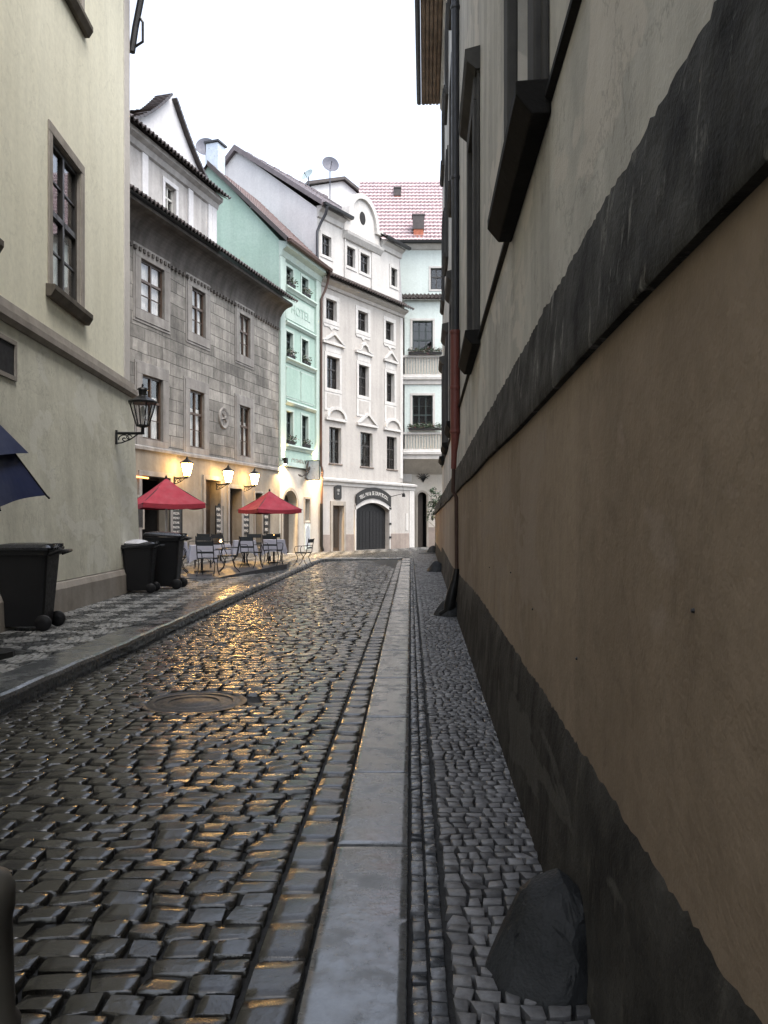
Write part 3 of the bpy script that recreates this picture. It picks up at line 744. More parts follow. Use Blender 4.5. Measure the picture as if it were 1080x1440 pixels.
for h in up + lo: window(gre, h, .13, 'frame_brown', 2, (.60,), .07, surround=('ashlar_trim', .34, .05, .09), curtain=(0, 1.) if h in up else (0, .7))
mb = MB(); mb.profile([(-.10, 4.02), (-.10, 4.12), (-.05, 4.17), (-.001, 4.18), (-.001, 4.02)], 0, 16, 'ashlar_trim'); mb.build('string_course', gre)
for i, h in enumerate(doors):
    d = MB(); a, b, c, e = h; y0 = -.03 + .40; w = (b - a)
    if i in (0, 2):
        d.box(a + .01, a + .08, y0, y0 + .05, c, e - .01, 'wood_dark'); d.box(b - .08, b - .01, y0, y0 + .05, c, e - .01, 'wood_dark'); d.box(a + .08, b - .08, y0, y0 + .05, e - .09, e - .01, 'wood_dark'); d.box(a + .08, a + .08 + .32 * w, y0 + .06, y0 + .10, c, e - .09, 'wood_dark')
    else:
        n = 2
        for k in range(n):
            l, r_ = a + .02 + k * (w - .04) / n, a + .02 + (k + 1) * (w - .04) / n - .012
            d.box(l, r_, y0, y0 + .06, c, e - .02, 'wood_brown')
            for z0, z1 in ((.2, .95), (1.1, 2.0), (2.15, e - c - .2)): d.box(l + .09, r_ - .09, y0 - .02, y0 - .001, c + z0, c + z1, 'wood_dark')
    dd = d.build('door', gre, bevel=.008)
    s = MB(); ring(s, a, b, c, e, .17 if i < 3 else .08, -.085, -.0305, 'ashlar_trim', bottom=False); s.build('door_surround', dd, bevel=.01)
mb = MB(); L0, z0 = S.L(314), S.Z(314, 588); mb.lathe([(.42, -.06), (.44, .0), (.40, .05), (.32, .03), (.30, .015)], 'ashlar_trim', 28)
mb.lathe([(.09, .0), (.085, .07), (.04, .10), (.001, .105)], 'ashlar_trim', 12)
for k in range(6):
    w = 2 * math.pi * k / 6 + .3; c_, s_ = math.cos(w), math.sin(w); mb.add([(c_ * .06 - s_ * .05, s_ * .06 + c_ * .05, .01), (c_ * .06 + s_ * .05, s_ * .06 - c_ * .05, .01), (c_ * .29, s_ * .29, .02), (c_ * .12, s_ * .12, .09)], [(0, 1, 3), (1, 2, 3), (2, 0, 3)], 'ashlar_trim')
mb.lathe([(.30, .012), (.001, .012)], 'trim_dark', 24, caps=False)
o = mb.build('rosette', gre); o.location = (L0, -.02, z0); o.rotation_euler = (R(90), 0, 0)
# coved eaves, tiles, low-pitched roof
mb = MB(); pr = [(-.001, 10.75)] + [(-.62 * (1 - math.cos(t)), 10.75 + .95 * math.sin(t)) for t in np.linspace(.25, 1.5, 9)] + [(-.70, 11.75), (-.70, 11.86), (-.001, 11.9)]
mb.profile(pr, 0, 16.02, 'cove')
for k in range(60): mb.box(.1 + k * .265, .22 + k * .265, -.10, -.002, 10.62, 10.74, 'cove')
mb.build('cornice', gre)
mb = MB(); tiles(mb, (0, -.86, 11.93), (1, 0, 0), (0, 1, .50), 16.1, 6.2, 'tile_dark', .24, .38, .045, .03, under='tile_dark'); mb.build('roof', gre)
# dormer storey with the curved gable
dx0, dx1 = S.L(165), S.L(311.5); zt = 14.55; yd = .30; cxd = S.L(241, -.3)
hd = [(S.L(231.5, -.3), S.L(247, -.3), S.Z(240, 305, -.3), S.Z(240, 262, -.3))]
mb = MB(); wall(mb, dx0, dx1, 12.0, zt, hd, 'attic', y=yd, rev=.2); mb.quad((dx1, yd, 12), (dx1, 4, 12.2), (dx1, 4, zt), (dx1, yd, zt), 'attic')
for k in range(5):
    x = dx0 + .45 + k * (dx1 - dx0 - .9) / 4
    if not (hd[0][0] - .35 < x < hd[0][1] + .35): mb.box(x - .18, x + .18, yd - .06, yd - .001, 12.2, zt - .3, 'gable_white')
mb.box(dx1 - .30, dx1 + .04, yd - .07, yd + .6, 12.2, zt - .3, 'gable_white')
dm = mb.build('dormer', gre)
window(dm, hd[0], .2, 'frame_white', 2, (.6,), .06, y=yd, surround=('gable_white', .16, .04))
for ch in list(dm.children): pass
mb = MB(); mb.profile([(yd - .001, zt - .35), (yd - .08, zt - .30), (yd - .14, zt - .12), (yd - .30, zt - .02), (yd - .32, zt + .12), (yd - .001, zt + .14)], dx0, dx1 + .12, 'attic'); mb.build('dormer_cornice', dm)
mb = MB(); tiles(mb, (dx0, yd - .5, zt + .14), (1, 0, 0), (0, 1, .55), dx1 - dx0 + .3, .62, 'tile_dark', .24, .31, .045, .03, under='tile_dark')
mb.build('dormer_eave', dm)
gz, gp, hw = zt + .15, S.Z(241, 140, -.4), (S.L(303, -.4) - cxd)
curve = [(t, (1 - t) ** 1.55) for t in np.linspace(0, 1, 16)]
def gx(k, sgn): t, f = curve[k]; return (cxd + sgn * hw * (t * .96 + .04), gz + (gp - gz) * f)
poly = [gx(k, -1) for k in range(15, -1, -1)] + [gx(k, 1) for k in range(0, 16)]
poly = [(poly[0][0], gz)] + poly + [(poly[-1][0], gz)]
mb = MB(); mb.prism(poly, yd + .05, yd + .4, 'gable_white'); mb.build('gable', dm)
mb = MB()
for sgn in (-1, 1):
    for k in range(15):
        (xa, za), (xb, zb) = gx(k, sgn), gx(k + 1, sgn); d_ = Vector((xb - xa, zb - za)); ln = d_.length; d_.normalize(); nn = Vector((-d_.y, d_.x)) * (1 if sgn > 0 else -1)
        n = max(1, round(ln / .20))
        for j in range(n):
            a, b = Vector((xa, za)) + d_ * (ln * j / n - .02), Vector((xa, za)) + d_ * (ln * (j + 1) / n + .03)
            q_ = [a - nn * .03, b - nn * .03, b + nn * .085, a + nn * .045]
            mb.prism([(v.x, v.y) for v in (q_ if sgn > 0 else q_[::-1])], yd - .14 - .004 * (j % 2), yd + .5, 'tile_dark')
mb.build('gable_coping', dm)
# dormer roof running back from the gable
mb = MB()
for sgn in (-1, 1):
    a = Vector((cxd + sgn * hw * .95, yd + .4, gz + .12)); u_ = Vector((-sgn * hw * .95, 0, gp - gz - .55))
    tiles(mb, a, (0, 1, 0), u_, 3.6, u_.length, 'tile_dark', .24, .36, .04, .03)
mb.build('dormer_roof', dm)

# ------------------------------------------------------------------ narrow mint green house
G = Facade((-4.95, 39.), (.35, 1.)); LG = 4.5 * math.hypot(.35, 1) - .02
grn = G.thing('green_house', 'narrow mint green house with paired windows and flower boxes', 'house')
r1 = row(G, [(402, 411.5), (424, 433)], [377, 391], [404, 416]); r2 = row(G, [(402, 411.5), (424, 433)], [468, 478], [502, 513]); r3 = row(G, [(402, 411.5), (424, 433)], [579, 585], [623, 630])
rows_ = [r1, r2, r3]
archL, archR = G.L(396), G.L(416); archZ = G.Z(406, 690); sml = (G.L(427.5), G.L(434), G.Z(430, 733), G.Z(430, 702))
zb = 4.3
mb = MB(); wall(mb, 0, LG, zb, 14.9, r1 + r2 + r3, 'green', rev=.20, rmat='green_pale')
wall(mb, 0, LG, -.1, zb, [(archL, archR, .1, archZ), sml], 'cream', y=-.04, rev=.5)
DG = 8.; rz_ = 19.0; ym = 3.75
mb.add([(0, -.04, -.1), (0, 0, 14.95), (0, ym, rz_), (0, 2 * ym, 14.95), (0, 2 * ym, -.1)], [(0, 1, 2, 3, 4)], 'green')
mb.add([(LG, -.04, -.1), (LG, 0, 14.95), (LG, ym, rz_), (LG, 2 * ym, 14.95), (LG, 2 * ym, -.1)], [(4, 3, 2, 1, 0)], 'green')
mb.build('wall', grn)
# arch spandrels
mb = MB(); ac, ar = (archL + archR) / 2, (archR - archL) / 2; zs0 = archZ - ar * .95
pts = [(ac + ar * math.cos(t), zs0 + ar * .95 * math.sin(t)) for t in np.linspace(0, math.pi, 17)]
for i in range(16):
    (xa, za), (xb, zb_) = pts[i], pts[i + 1]
    mb.quad((xa, -.04, za), (xa, -.04, archZ), (xb, -.04, archZ), (xb, -.04, zb_), 'cream'); mb.quad((xa, -.04, za), (xb, -.04, zb_), (xb, .46, zb_), (xa, .46, za), 'cream')
mb.build('arch_spandrel', grn)
mb = MB(); 
for i in range(16):
    (xa, za), (xb, zb_) = pts[i], pts[i + 1]; f = 1.22
    q = [(ac + (x - ac) * s_, zs0 + (z - zs0) * s_) for x, z, s_ in ((xa, za, 1.005), (xa, za, f), (xb, zb_, f), (xb, zb_, 1.005))]
    mb.prism(q[::-1], -.10, -.041, 'sandstone')
mb.box(archL - ar * .22, archL - .002, -.10, -.041, .0, zs0, 'sandstone'); mb.box(archR + .002, archR + ar * .22, -.10, -.041, .0, zs0, 'sandstone'); mb.build('arch_surround', grn)
mb = MB(); mb.box(archL, archR, .40, .45, .1, archZ, 'wood_dark')
for k in range(8): mb.box(archL + (archR - archL) * k / 8 + .01, archL + (archR - archL) * (k + 1) / 8 - .01, .38, .399, .15, archZ - .02, 'wood_dark')
mb.build('door', grn)
window(grn, sml, .3, 'frame_dark', 1, (.5,), .05, y=-.04, surround=('sandstone', .12, .04)); 
mb = MB(); a, b = sml[0] - .05, sml[1] + .05; mb.box(a, b, -.075, -.041, .25, 1.7, 'white_cool'); mb.prism([(a + .08, .45), (b - .08, .45), (b - .08, 1.3), ((a + b) / 2, 1.55), (a + .08, 1.3)], -.09, -.076, 'tin'); mb.build('notice_panel', grn, bevel=.005)
mb = MB(); mb.box(0, .52, -.10, -.001, zb + .25, 14.2, 'green_pale'); mb.box(LG - .62, LG, -.10, -.001, zb + .25, 14.2, 'green_pale'); mb.box(.0, LG, -.16, -.001, zb, zb + .22, 'green_pale')
mb.build('pilaster', grn, bevel=.01)
xa, xb = .6, LG - .68
for rr in rows_:
    z = rr[0][2]; MB().profile([(-.16, z - .04), (-.18, z - .12), (-.10, z - .2), (-.05, z - .28), (-.001, z - .3), (-.001, z - .02)], xa, xb, 'green_pale').build('sill_course', grn)
for rr in rows_[1:]:
    z = rr[0][3] + .42; MB().profile([(-.14, z + .06), (-.16, z), (-.08, z - .1), (-.001, z - .14), (-.001, z + .1)], xa, xb, 'green_pale').build('hood_course', grn)
for rr in rows_:
    for h in rr: window(grn, h, .20, 'frame_green', 1 if rr is not r3 else 2, (.66,), .06, surround=('green_pale', .13, .035))
zp0, zp1 = r3[0][3] + .62, r2[0][2] - .42; mid = (xa + xb) / 2
for l, r_ in ((xa + .1, mid - .06), (mid + .06, xb - .1)):
    mb = MB(); mb.box(l, r_, -.03, -.001, zp0, zp1, 'green_pale'); mb.box(l + .05, r_ - .05, -.042, -.031, zp0 + .08, zp1 - .08, 'green')
    for x in (l + .06, r_ - .06):
        for z in (zp0 + .1, zp1 - .1): mb.lathe([(.045, 0), (.03, .03), (.001, .04)], 'green_pale', 8, (x, -.05, z - .02))
    mb.build('relief_panel', grn)
zq0, zq1 = r2[0][3] + .62, r1[0][2] - .42
mb = MB(); mb.box(xa + .1, xb - .1, -.03, -.001, zq0, zq1, 'green_pale'); letters(mb, 'HOTEL', .62, mid, -.045, (zq0 + zq1) / 2 - .2, 'green', 1.15); mb.build('relief_panel', grn)
zr1 = r3[0][2] - .42; zr0 = zr1 - .75
mb = MB(); mb.box(xa + .1, xb - .1, -.04, -.001, zr0, zr1, 'green'); letters(mb, 'CLEMENTIN', .40, mid, -.052, zr0 + .22, 'sandstone', 1.02)
mb.build('relief_panel', grn)
mb = MB(); mb.profile([(-.001, 14.1), (-.12, 14.2), (-.2, 14.45), (-.42, 14.6), (-.44, 14.8), (-.001, 14.9)], 0, LG, 'green_pale'); mb.build('cornice', grn)
sl_ = Vector((0, ym + .5, rz_ - 14.82))
mb = MB(); tiles(mb, (-.18, -.5, 14.86), (1, 0, 0), sl_, LG + .18, sl_.length, 'tile_brown', .22, .36, .03, .025, under='tile_dark'); sb = Vector((0, -ym - .5, rz_ - 14.82))
mb.quad((-.18, 2 * ym + .5, 14.8), (LG, 2 * ym + .5, 14.8), (LG, ym, rz_), (-.18, ym, rz_), 'tile_brown')
mb.add([(-.2, -.52, 14.72), (-.2, ym, rz_ - .12), (-.2, ym, rz_ + .14), (-.2, -.52, 14.98), (.0, -.52, 14.72), (.0, ym, rz_ - .12), (.0, ym, rz_ + .14), (.0, -.52, 14.98)], [(0, 1, 2, 3), (7, 6, 5, 4), (0, 4, 5, 1), (3, 2, 6, 7), (0, 3, 7, 4)], 'tile_dark')
mb.build('roof', grn)
mb = MB(); mb.profile([(-.50, 14.74), (-.66, 14.76), (-.68, 14.9), (-.52, 14.9)], -.1, LG + .2, 'pipe_rust'); mb.build('gutter', grn)
pp = LG + .02
mb = MB(); mb.tube([(pp - .1, -.6, 14.78), (pp, -.5, 14.4), (pp + .02, -.42, 14.1), (pp - .05, -.3, 13.7), (pp - .22, -.19, 13.3), (pp - .22, -.17, 4.6), (pp - .18, -.24, 4.3), (pp - .18, -.2, 3.9), (pp - .18, -.18, .5), (pp - .16, -.22, .12)], .065, 'pipe_rust', 10)
mb.tube([(pp - .18, -.18, 2.6), (pp - .18, -.18, .4), (pp - .16, -.26, .12)], .085, 'iron', 10); mb.build('rain_pipe', grn, smooth=True)
mb = MB(); mb.box(.2, .9, 3.4, 4.05, rz_ - .6, rz_ + 1.15, 'tin'); mb.box(.12, .98, 3.32, 4.13, rz_ + 1.15, rz_ + 1.24, 'pipe_grey'); mb.build('chimney', grn)

# ------------------------------------------------------------------ pinkish white baroque house
W = Facade((-3.36, 43.5), (.652, 1.)); LW = W.L(566); LW2 = W.L(581)
whi = W.thing('white_house', 'pinkish white baroque house with stucco pediments, curved roof gable and black garage gate', 'house')
rb = row(W, [(458, 473), (503, 517), (542, 553)], [424, 438, 451], [453, 465, 477]); rc = row(W, [(459, 477), (504, 518), (543, 554)], [503, 514, 524], [548, 556, 565])
rd = row(W, [(463, 480), (507, 524), (544, 558)], [602, 608, 614], [652, 656, 660])
dr = (W.L(466.5), W.L(482), .07, W.Z(474, 711)); gt = (W.L(499), W.L(546), .07, W.Z(522, 707))
ZE = 14.55
mb = MB(); wall(mb, 0, LW, 3.9, ZE, rb + rc + rd, 'pink', rev=.26, rmat='white'); wall(mb, 0, LW2, -.1, 3.9, [dr, gt], 'pink', y=-.03, rev=.35)
yu = .22; ra = row(W, [(457, 470), (492, 503.5), (511, 523.5), (554, 565)], [337, 346, 355, 375], [362, 374, 383, 400]); ZT = 18.2
# keep the right-hand end inside the wall
ra = [(a, min(b, LW - .3), c, d) for a, b, c, d in ra]
wall(mb, 0, LW, ZE, ZT, ra, 'white', y=yu, rev=.2)
ymw = 5.9; rzw = 22.6
mb.add([(0, 0, -.1), (0, 0, ZE), (0, yu, ZT), (0, ymw, rzw), (0, 2 * ymw, ZT), (0, 2 * ymw, -.1)], [(0, 1, 2, 3, 4, 5)], 'gable_white')
mb.add([(LW, 0, -.1), (LW, 0, ZE), (LW, yu, ZT), (LW, ymw, rzw), (LW, 2 * ymw, ZT), (LW, 2 * ymw, -.1)], [(5, 4, 3, 2, 1, 0)], 'gable_white')
mb.quad((LW2, -.03, -.1), (LW2, .8, -.1), (LW2, .8, 3.9), (LW2, -.03, 3.9), 'pink'); mb.quad((LW, .8, -.1), (LW, .8, 3.9), (LW2, .8, 3.9), (LW2, .8, -.1), 'pink'); mb.quad((LW, -.03, 3.9), (LW2, -.03, 3.9), (LW2, .8, 3.9), (LW, .8, 3.9), 'pink')
mb.build('wall', whi)
for rr, su in ((rb, ('white', .24, .04, .0)), (rc, ('white', .2, .05, .0)), (rd, None), (ra, ('white', .17, .04, .0))):
    for h in rr: window(whi, h, .26 if rr is not ra else .2, 'frame_dark', 2, (.62,), .06, y=yu if rr is ra else 0., surround=su[:3] if su else None, sill=('plinth_pink', .09, .08, .06) if rr is rd else None)
# stucco: pediments, aprons
def pediment(mb, xc, w, z, kind, h=.62):
    l, r_ = xc - w / 2, xc + w / 2; n = 14
    if kind == 'arc': top = [(xc + w / 2 * math.cos(t), z + .14 + (h - .14) * math.sin(t)) for t in np.linspace(0, math.pi, n)]
    elif kind == 'tri': top = [(r_, z + .14), (xc + .06, z + h), (xc - .06, z + h), (l, z + .14)]
    else: top = [(r_, z + .14), (xc + w * .27, z + .22), (xc + w * .18, z + h * .8), (xc, z + h), (xc - w * .18, z + h * .8), (xc - w * .27, z + .22), (l, z + .14)]
    mb.prism([(l - .05, z), (r_ + .05, z), (r_ + .05, z + .14), (l - .05, z + .14)], -.14, -.001, 'white')
    for a, b in zip(top, top[1:]):
        ia = (xc + (a[0] - xc) * .80, z + .14 + (a[1] - z - .14) * .72); ib = (xc + (b[0] - xc) * .80, z + .14 + (b[1] - z - .14) * .72)
        mb.prism([a, b, ib, ia], -.16, -.001, 'white')
    mb.prism([(xc + (a[0] - xc) * .79, z + .141 + (a[1] - z - .14) * .70) for a in top], -.05, -.0015, 'pink')
for h, k in zip(rd, ('arc', 'tri', 'arc')):
    mb = MB(); pediment(mb, (h[0] + h[1]) / 2, (h[1] - h[0]) * 1.62, h[3] + .34, k, .78); mb.build('pediment', whi)
for h, k in zip(rc, ('tri', 'wave', 'tri')):
    mb = MB(); pediment(mb, (h[0] + h[1]) / 2, (h[1] - h[0]) * 1.62, h[3] + .62, k, .68); mb.build('pediment', whi)
for h in rc:
    mb = MB(); a, b = h[0] - .2, h[1] + .2; mb.box(a, b, -.035, -.001, h[2] - 1.2, h[2] - .21, 'white'); mb.box(a + .22, b - .22, -.05, -.036, h[2] - 1.05, h[2] - .3, 'pink')
    mb.build('stucco_apron', whi, bevel=.008); MB().box(h[0] - .12, h[1] + .12, -.03, -.001, h[3] + .22, h[3] + .60, 'white').build('stucco_frieze', whi)
for h in rb: MB().prism([(h[0] - .25, h[2] - .26), (h[1] + .25, h[2] - .26), (h[1] + .15, h[2] - .42), ((h[0] + h[1]) / 2 + .2, h[2] - .4), ((h[0] + h[1]) / 2, h[2] - .55), ((h[0] + h[1]) / 2 - .2, h[2] - .4), (h[0] - .15, h[2] - .42)][::-1], -.04, -.001, 'white').build('stucco_apron', whi, bevel=.008)
mb = MB(); zc = W.Z(520, 681); mb.profile([(-.031, zc - .22), (-.09, zc - .2), (-.12, zc - .05), (-.24, zc + .02), (-.26, zc + .12), (-.12, zc + .18), (-.031, zc + .2)], 0, LW2 + .1, 'white'); mb.build('string_course', whi)
mb = MB(); mb.box(LW2 - .55, LW2 + .02, -.08, -.0305, .1, zc - .23, 'white'); mb.box(LW - .30, LW + .012, -.03, -.001, 4.3, ZE - .5, 'white'); mb.build('pilaster', whi, bevel=.01)
for a, b in ((0, dr[0] - .2), (dr[1] + .2, gt[0] - .18), (gt[1] + .18, LW2 - .56)): MB().box(a, b, -.07, -.0305, -.1, .98, 'plinth_pink').build('plinth', whi, bevel=.01)
d = MB(); a, b, c, e = dr; d.box(a + .01, b - .01, .24, .30, c, e - .01, 'wood_brown'); d.box(a + .12, (a + b) / 2 - .03, .215, .239, c + .2, e - .2, 'wood_dark'); d.box((a + b) / 2 + .03, b - .12, .215, .239, c + .2, e - .2, 'wood_dark')
dd = d.build('door', whi, bevel=.01); s = MB(); ring(s, *dr, .19, -.09, -.0305, 'sandstone', bottom=False, wt=.24); s.build('door_surround', dd, bevel=.01)
# garage gate under a flat arch
a, b, c, e = gt; xc = (a + b) / 2; w2 = (b - a) / 2; rise = .42
arc = [(xc + w2 * t, e - rise * t * t) for t in np.linspace(1, -1, 15)]
d = MB(); d.prism([(a + .02, c)] + [(b - .02, c)] + [(x * .985 + xc * .015, z - .02) for x, z in arc], .22, .28, 'gate')
for k in range(2):
    l = a + .06 + k * w2; r_ = l + w2 - .08
    for j in range(5): d.box(l + j * (r_ - l) / 5 + .012, l + (j + 1) * (r_ - l) / 5 - .012, .20, .219, c + .06, e - rise - .06, 'gate')
gd = d.build('garage_gate', whi); s = MB()
for (xa_, za), (xb_, zb_) in zip(arc, arc[1:]):
    s.prism([(xa_, za), (xa_, e + .001), (xb_, e + .001), (xb_, zb_)], -.0305, .20, 'pink') if abs(za - e) + abs(zb_ - e) > 1e-4 else None
    s.prism([(xa_, za + .0), (xa_ + (xa_ - xc) * .06, za + .3), (xb_ + (xb_ - xc) * .06, zb_ + .3), (xb_, zb_)], -.10, -.031, 'white')
s.box(a - .12, a - .001, -.10, -.031, c, e - rise, 'white'); s.box(b + .001, b + .12, -.10, -.031, c, e - rise, 'white'); s.build('gate_surround', gd)
hg = MB()
for z in (.7, 1.5, 2.4): hg.box(b - .05, b + .16, -.13, -.101, z, z + .12, 'iron')
hg.build('hinge', gd)
mb = MB(); mb.profile([(-.001, ZE - .5), (-.08, ZE - .45), (-.12, ZE - .3), (-.36, ZE - .16), (-.38, ZE - .04), (-.001, ZE)], 0, LW + .1, 'pink'); mb.build('cornice', whi)
mb = MB(); tiles(mb, (-.05, -.62, ZE - .02), (1, 0, 0), (0, 1, .62), LW + .3, 1.0, 'tile_dark', .24, .33, .045, .03, under='tile_dark'); mb.build('tiled_ledge', whi)
# attic cornice, pair bay and curved gable
bl, br_ = W.L(484, -.2), W.L(533, -.2); zmid = ra[1][3] + .30
mb = MB(); mb.box(bl, ra[1][0] - .18, yu - .09, yu - .001, ZE + .5, zmid, 'white'); mb.box(ra[2][1] + .18, br_, yu - .09, yu - .001, ZE + .5, zmid, 'white')
mb.profile([(yu - .001, zmid), (yu - .12, zmid + .04), (yu - .3, zmid + .28), (yu - .34, zmid + .42), (yu - .001, zmid + .5)], bl - .1, br_ + .1, 'white'); mb.build('attic_bay', whi)
mb = MB(); mb.profile([(yu - .001, ZT - .5), (yu - .1, ZT - .45), (yu - .16, ZT - .2), (yu - .36, ZT - .04), (yu - .36, ZT + .06), (yu - .001, ZT + .1)], 0, bl - .2, 'white'); mb.build('attic_cornice', whi)
mb = MB(); mb.profile([(yu - .001, ZT - .5), (yu - .1, ZT - .45), (yu - .16, ZT - .2), (yu - .36, ZT - .04), (yu - .36, ZT + .06), (yu - .001, ZT + .1)], br_ + .2, LW + .1, 'white'); mb.build('attic_cornice', whi)
gc = (bl + br_) / 2; gw = (br_ - bl) / 2 * 1.02; g0 = zmid + .5; gtop = W.Z(507, 275, -.2)
sp = g0 + (gtop - g0) * .38
top = [(gc + gw * .80 * math.cos(t), sp + (gtop - sp) * math.sin(t)) for t in np.linspace(0, math.pi, 21)]
body = [(gc - gw, g0), (gc + gw, g0), (gc + gw, sp - .25), (gc + gw * .8, sp)] + top[1:-1] + [(gc - gw * .8, sp), (gc - gw, sp - .25)]
mb = MB(); mb.prism(body, yu - .05, yu + .35, 'white')
for (xa_, za), (xb_, zb_) in zip(top, top[1:]):
    f = .86; q = [(gc + (x - gc) * s_, sp + (z - sp) * s_) for x, z, s_ in ((xa_, za, 1.06), (xb_, zb_, 1.06), (xb_, zb_, f), (xa_, za, f))]
    mb.prism(q, yu - .2, yu + .36, 'white')
mb.box(gc - gw * 1.08, gc - gw * .70, yu - .2, yu + .36, sp - .27, sp - .0, 'white'); mb.box(gc + gw * .70, gc + gw * 1.08, yu - .2, yu + .36, sp - .27, sp, 'white')
cg = mb.build('curved_gable', whi)
mb = MB(); mb.lathe([(.30, 0), (.24, .01), (.001, .012)], 'interior', 20); o = mb.build('oval_window', cg); o.location = (gc, yu - .055, W.Z(507, 306, -.2)); o.rotation_euler = (R(90), 0, 0); o.scale = (1., 1.25, 1.)
sw = Vector((0, ymw - yu + .5, rzw - ZT))
mb = MB(); tiles(mb, (-.12, yu - .5, ZT + .06), (1, 0, 0), sw, bl + .1, sw.length, 'tile_grey', .24, .36, .03, .025, under='tile_dark')
tiles(mb, (br_ - .1, yu - .5, ZT + .06), (1, 0, 0), sw, LW - br_ + .4, sw.length, 'tile_dark', .24, .36, .03, .025, under='tile_dark')
tiles(mb, Vector((bl, yu - .5, ZT + .06)) + sw * .16, (1, 0, 0), sw, br_ - bl, sw.length * .84, 'tile_grey', .24, .36, .03, .025, under='tile_dark')
mb.quad((-.12, 2 * ymw, ZT), (LW + .2, 2 * ymw, ZT), (LW + .2, ymw, rzw), (-.12, ymw, rzw), 'tile_dark')
mb.add([(-.22, yu - .5, ZT - .02), (-.22, ymw, rzw - .05), (-.22, ymw, rzw + .28), (-.22, yu - .5, ZT + .26), (.0, yu - .5, ZT - .02), (.0, ymw, rzw - .05), (.0, ymw, rzw + .28), (.0, yu - .5, ZT + .26)], [(0, 1, 2, 3), (7, 6, 5, 4), (0, 4, 5, 1), (3, 2, 6, 7), (0, 3, 7, 4)], 'tile_grey')
mb.add([(-.22, 2 * ymw, ZT - .02), (-.22, ymw, rzw - .05), (-.22, ymw, rzw + .28), (-.22, 2 * ymw, ZT + .26), (.0, 2 * ymw, ZT - .02), (.0, ymw, rzw - .05), (.0, ymw, rzw + .28), (.0, 2 * ymw, ZT + .26)], [(0, 1, 2, 3), (7, 6, 5, 4), (0, 4, 5, 1), (3, 2, 6, 7), (0, 3, 7, 4)], 'tile_grey')
for k in range(14): mb.box(.1 + k * .6, .62 + k * .6, ymw - .12, ymw + .12, rzw + .05, rzw + .16 + .03 * (k % 2), 'tile_grey')
mb.build('roof', whi)
mb = MB(); mb.tube([(.12, yu - .62, ZT + .0), (.12, yu - .5, ZT - .4), (.10, yu - .2, ZT - .8), (-.10, yu - .12, ZT - 1.3), (-.10, yu - .12, ZE + .25)], .075, 'pipe_grey', 10); mb.build('rain_pipe', whi, smooth=True)
MB().profile([(yu - .5, ZT - .0), (yu - .66, ZT + .02), (yu - .68, ZT + .16), (yu - .5, ZT + .16)], -.1, bl + .05, 'iron').build('gutter', whi); mb = MB(); mb.profile([(yu - .5, ZT - .0), (yu - .66, ZT + .02), (yu - .68, ZT + .16), (yu - .5, ZT + .16)], br_ - .05, LW + .3, 'iron'); mb.build('gutter', whi)
mb = MB(); mb.box(LW2 - .95, LW2 - .68, -.06, -.0305, 1.15, 2.2, 'white'); mb.build('meter_box', whi, bevel=.01)

# ------------------------------------------------------------------ pale house with two flower balconies and the red roof
A = Facade((-1.6, 52.5), (1., 0.)); ann = A.thing('balcony_house', 'pale mint and white house with balconies and red tiled roof at the street bend', 'house')
def Xa(px, Y=52.5): return (px - CX) * Y / F + 1.6
def Za(py, Y=52.5): return EYE + (CY - py) * Y / F
xl, xr = 0., 10.; YO = 51.2; oy = YO - 52.5
w0 = (Xa(605.5), Xa(605.5) + 1.1, Za(407), Za(377)); adoor = (Xa(587.5), Xa(600), .07, Za(692))
mb = MB(); wall(mb, xl, xr, Za(424, 52.5), 19.4, [w0], 'white_cool', rev=.2, depth=9); wall(mb, xl, xr, -.1, Za(424, 52.5), [adoor], 'cream', rev=.6)
mb.quad((xl, 9, -.1), (xl, 0, -.1), (xl, 0, 17), (xl, 9, 17), 'cream'); mb.build('wall', ann)
window(ann, w0, .2, 'frame_dark', 3, (.6,), .07, surround=('white', .12, .03))
ox0, ox1 = Xa(569, YO), 10.; o1 = (Xa(580, YO), Xa(608.5, YO), Za(497, YO), Za(451, YO)); o2 = (Xa(580, YO), Xa(608.5, YO), Za(603, YO), Za(556, YO)); zo = Za(645, YO)
o1b, o2b = [(h[1] + 1.3, h[1] + 2.6, h[2], h[3]) for h in (o1, o2)]
mb = MB(); wall(mb, ox0, ox1, zo, Za(422, YO), [o1, o2, o1b, o2b], 'white_cool', y=oy, rev=.25); mb.quad((ox0, -.001, zo), (ox0, oy, zo), (ox0, oy, Za(422, YO)), (ox0, -.001, Za(422, YO)), 'white_cool')
mb.quad((ox0, oy, zo), (ox1, oy, zo), (ox1, -.001, zo - .9), (ox0, -.001, zo - .9), 'cream'); mb.add([(ox0, oy, zo), (ox0, -.001, zo), (ox0, -.001, zo - .9)], [(0, 1, 2)], 'cream'); ori = mb.build('oriel', ann)
for h in (o1, o2, o1b, o2b): window(ori, h, .25, 'frame_green', 3, (.42,), .07, y=oy, surround=('white', .14, .04))
mb = MB()
for zt_, zb_ in ((Za(500, YO), Za(541, YO)), (Za(608, YO), Za(646, YO))):
    mb.box(ox0 - .1, ox1, oy - .14, oy - .001, zt_ - .14, zt_, 'white'); n = int((ox1 - ox0) / .17)
    for k in range(n): mb.box(ox0 + .02 + k * .17, ox0 + .02 + k * .17 + .10, oy - .09, oy - .02, zb_ + .62, zt_ - .14, 'cream')
    mb.profile([(oy - .001, zb_), (oy - .08, zb_ + .02), (oy - .10, zb_ + .25), (oy - .2, zb_ + .3), (oy - .22, zb_ + .46), (oy - .14, zb_ + .5), (oy - .12, zb_ + .62), (oy - .001, zb_ + .64)], ox0 - .12, ox1, 'white')
mb.build('balustrade', ori)
